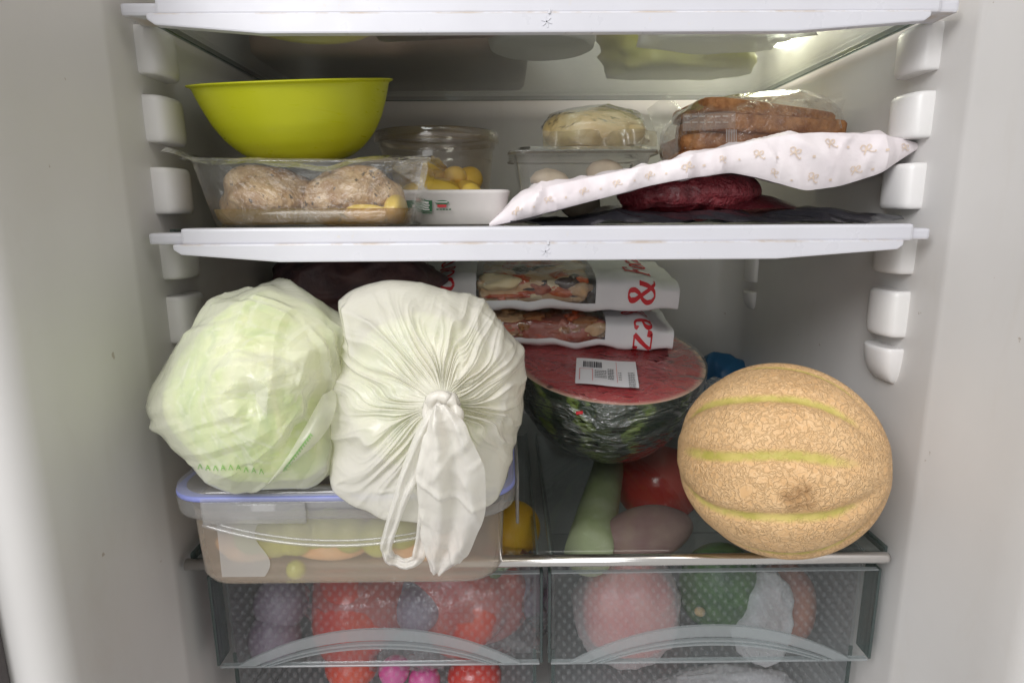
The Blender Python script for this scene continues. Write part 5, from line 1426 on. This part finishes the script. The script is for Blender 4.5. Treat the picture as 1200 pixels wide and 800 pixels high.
# right end: flat sealed film; left end: crimped fan
def fan(p0, pts, name, seed, mat='bag_clear'):
    g = np.array([[p0[k] + (pts[k] - p0[k]) * v for v in np.linspace(0, 1, 20)] for k in range(len(p0))])
    gi = np.array([[np.interp(np.linspace(0, len(p0) - 1, 40), np.arange(len(p0)), g[:, j, c_]) for c_ in range(3)] for j in range(20)]).transpose(2, 0, 1)
    V, Fc = grid(gi); V = V + np.array([0.2, 1, 0]) * (0.0022 * ridge(V * np.array([0.4, 1, 1]), 230, seed))[:, None]
    return obj(name, me(name, V - bcn, Fc), mat, bb)


MAT['hem'] = clear('crimped_film', (0.92, 0.92, 0.90), 0.22, (0.82, 0.80, 0.74), rough=0.12, gloss=2.2, bump=0.6, bscale=120, bdist=0.003)
fan([at(800, 128, 0.49), at(796, 150, 0.48), at(794, 168, 0.475), at(796, 186, 0.475)], [at(782, 110, 0.485), at(758, 128, 0.47), at(770, 160, 0.465), at(778, 188, 0.46)], 'crimped_end', 3, 'hem')
fan([at(955, 118, 0.50), at(966, 130, 0.495), at(966, 146, 0.49), at(960, 160, 0.49)], [at(985, 108, 0.505), at(990, 118, 0.50), at(982, 140, 0.495), at(972, 158, 0.49)], 'sealed_end', 4)
g = np.array([[at(800 + 62 * u_, 134 + 20 * v - 4 * u_, 0.4585 + 0.002 * u_) for v in np.linspace(0, 1, 8)] for u_ in np.linspace(0, 1, 12)])
V, Fc = grid(g); obj('clear_sticker', me('clear_sticker', V - bcn, Fc), clear('clear_sticker', (0.9, 0.88, 0.85), 0.28, (0.62, 0.52, 0.44), rough=0.15, gloss=1.8), bb)
prt = []
for k in range(6):
    for (ya, yb_) in ((136, 142), (143, 149)):
        prt.append((np.array([at(802 + 9 * k, ya, 0.4575), at(808.5 + 9 * k, ya, 0.4575), at(808.5 + 9 * k, ya + 0.9, 0.4575), at(802 + 9 * k, ya + 0.9, 0.4575)]) - bcn, [[0, 1, 2, 3]]))
for k in range(7): prt.append((np.array([at(851 + 1.9 * k, 152, 0.4575), at(851.9 + 1.9 * k, 152, 0.4575), at(851.9 + 1.9 * k, 167, 0.4575), at(851 + 1.9 * k, 167, 0.4575)]) - bcn, [[0, 1, 2, 3]]))
V, Fc = join(prt); obj('white_print', me('white_print', V, Fc, False), clear('white_print', (0.9, 0.9, 0.9), 0.6, (0.85, 0.83, 0.80), rough=0.3), bb)

# ------------------------------------------------------------------ things on the top shelf, seen from below through the glass
ZU = ZT + 0.0006
c = atz(635, 58, ZU); cup = thing('yogurt_tub', 'white round tub with red side standing on the upper glass shelf', 'tub', (c[0], c[1], ZU))
V, Fc = lathe([(0.0005, 0.001), (0.034, 0.001), (0.036, 0.0), (0.0385, 0.001), (0.040, 0.006)], 48); obj('tub_base', me('tub_base', V, Fc), 'foam', cup)
V, Fc = lathe([(0.040, 0.0062), (0.046, 0.07)], 48); obj('tub_side', me('tub_side', V, Fc), plain('red_print', (0.55, 0.06, 0.05), 0.4, (0.75, 0.7, 0.68), 26), cup)
MAT['yellow_bag'] = plain('yellow_pack', (0.55, 0.56, 0.05), 0.35, (0.70, 0.68, 0.25), 18)
c = atz(800, 84, ZU); V, Fc = ico(4); V = V * (1 + 0.30 * crumple(V, 0.9, 5) + 0.12 * crumple(V, 0.4, 6))[:, None] * np.array((0.070, 0.038, 0.026)); V[:, 2] = np.maximum(V[:, 2], -0.018)
o = obj('salad_bag', me('salad_bag', V, Fc), 'yellow_bag'); o.location = (c[0], c[1] + 0.01, ZU + 0.0185); tag(o, 'yellow green bag on the upper glass shelf near the lamp', 'bag')
c = atz(845, 52, ZU); V, Fc = ico(4); V = V * (1 + 0.30 * crumple(V, 0.8, 15) + 0.12 * crumple(V, 0.35, 16))[:, None] * np.array((0.060, 0.034, 0.03)); V[:, 2] = np.maximum(V[:, 2], -0.018)
o = obj('white_bag', me('white_bag', V, Fc), 'milky'); o.location = (c[0], c[1], ZU + 0.0185); tag(o, 'milky white plastic bag on the upper glass shelf by the lamp', 'plastic bag')
c = atz(520, 44, ZU); V, Fc = box(-0.05, 0.05, -0.025, 0.02, 0, 0.03, 0.008, 3); V = V + 0.002 * sn(V, 70, 3)[:, None]
o = obj('red_packet', me('red_packet', V, Fc), plain('red_white_pack', (0.35, 0.05, 0.04), 0.4, (0.6, 0.55, 0.52), 22)); o.location = (c[0], c[1], ZU + 0.001); tag(o, 'red and white packet on the upper glass shelf left of the tub', 'packet')
c = atz(430, 80, ZU); V, Fc = box(-0.105, 0.115, -0.03, 0.115, 0, 0.06, 0.01, 3)
o = obj('dark_carton', me('dark_carton', V, Fc), plain('dark_carton', (0.12, 0.075, 0.05), 0.6, (0.20, 0.12, 0.08), 20)); o.location = (c[0] + 0.02, 0.545, ZU + 0.0005); tag(o, 'dark brown carton on the upper glass shelf above the green bowl', 'carton')
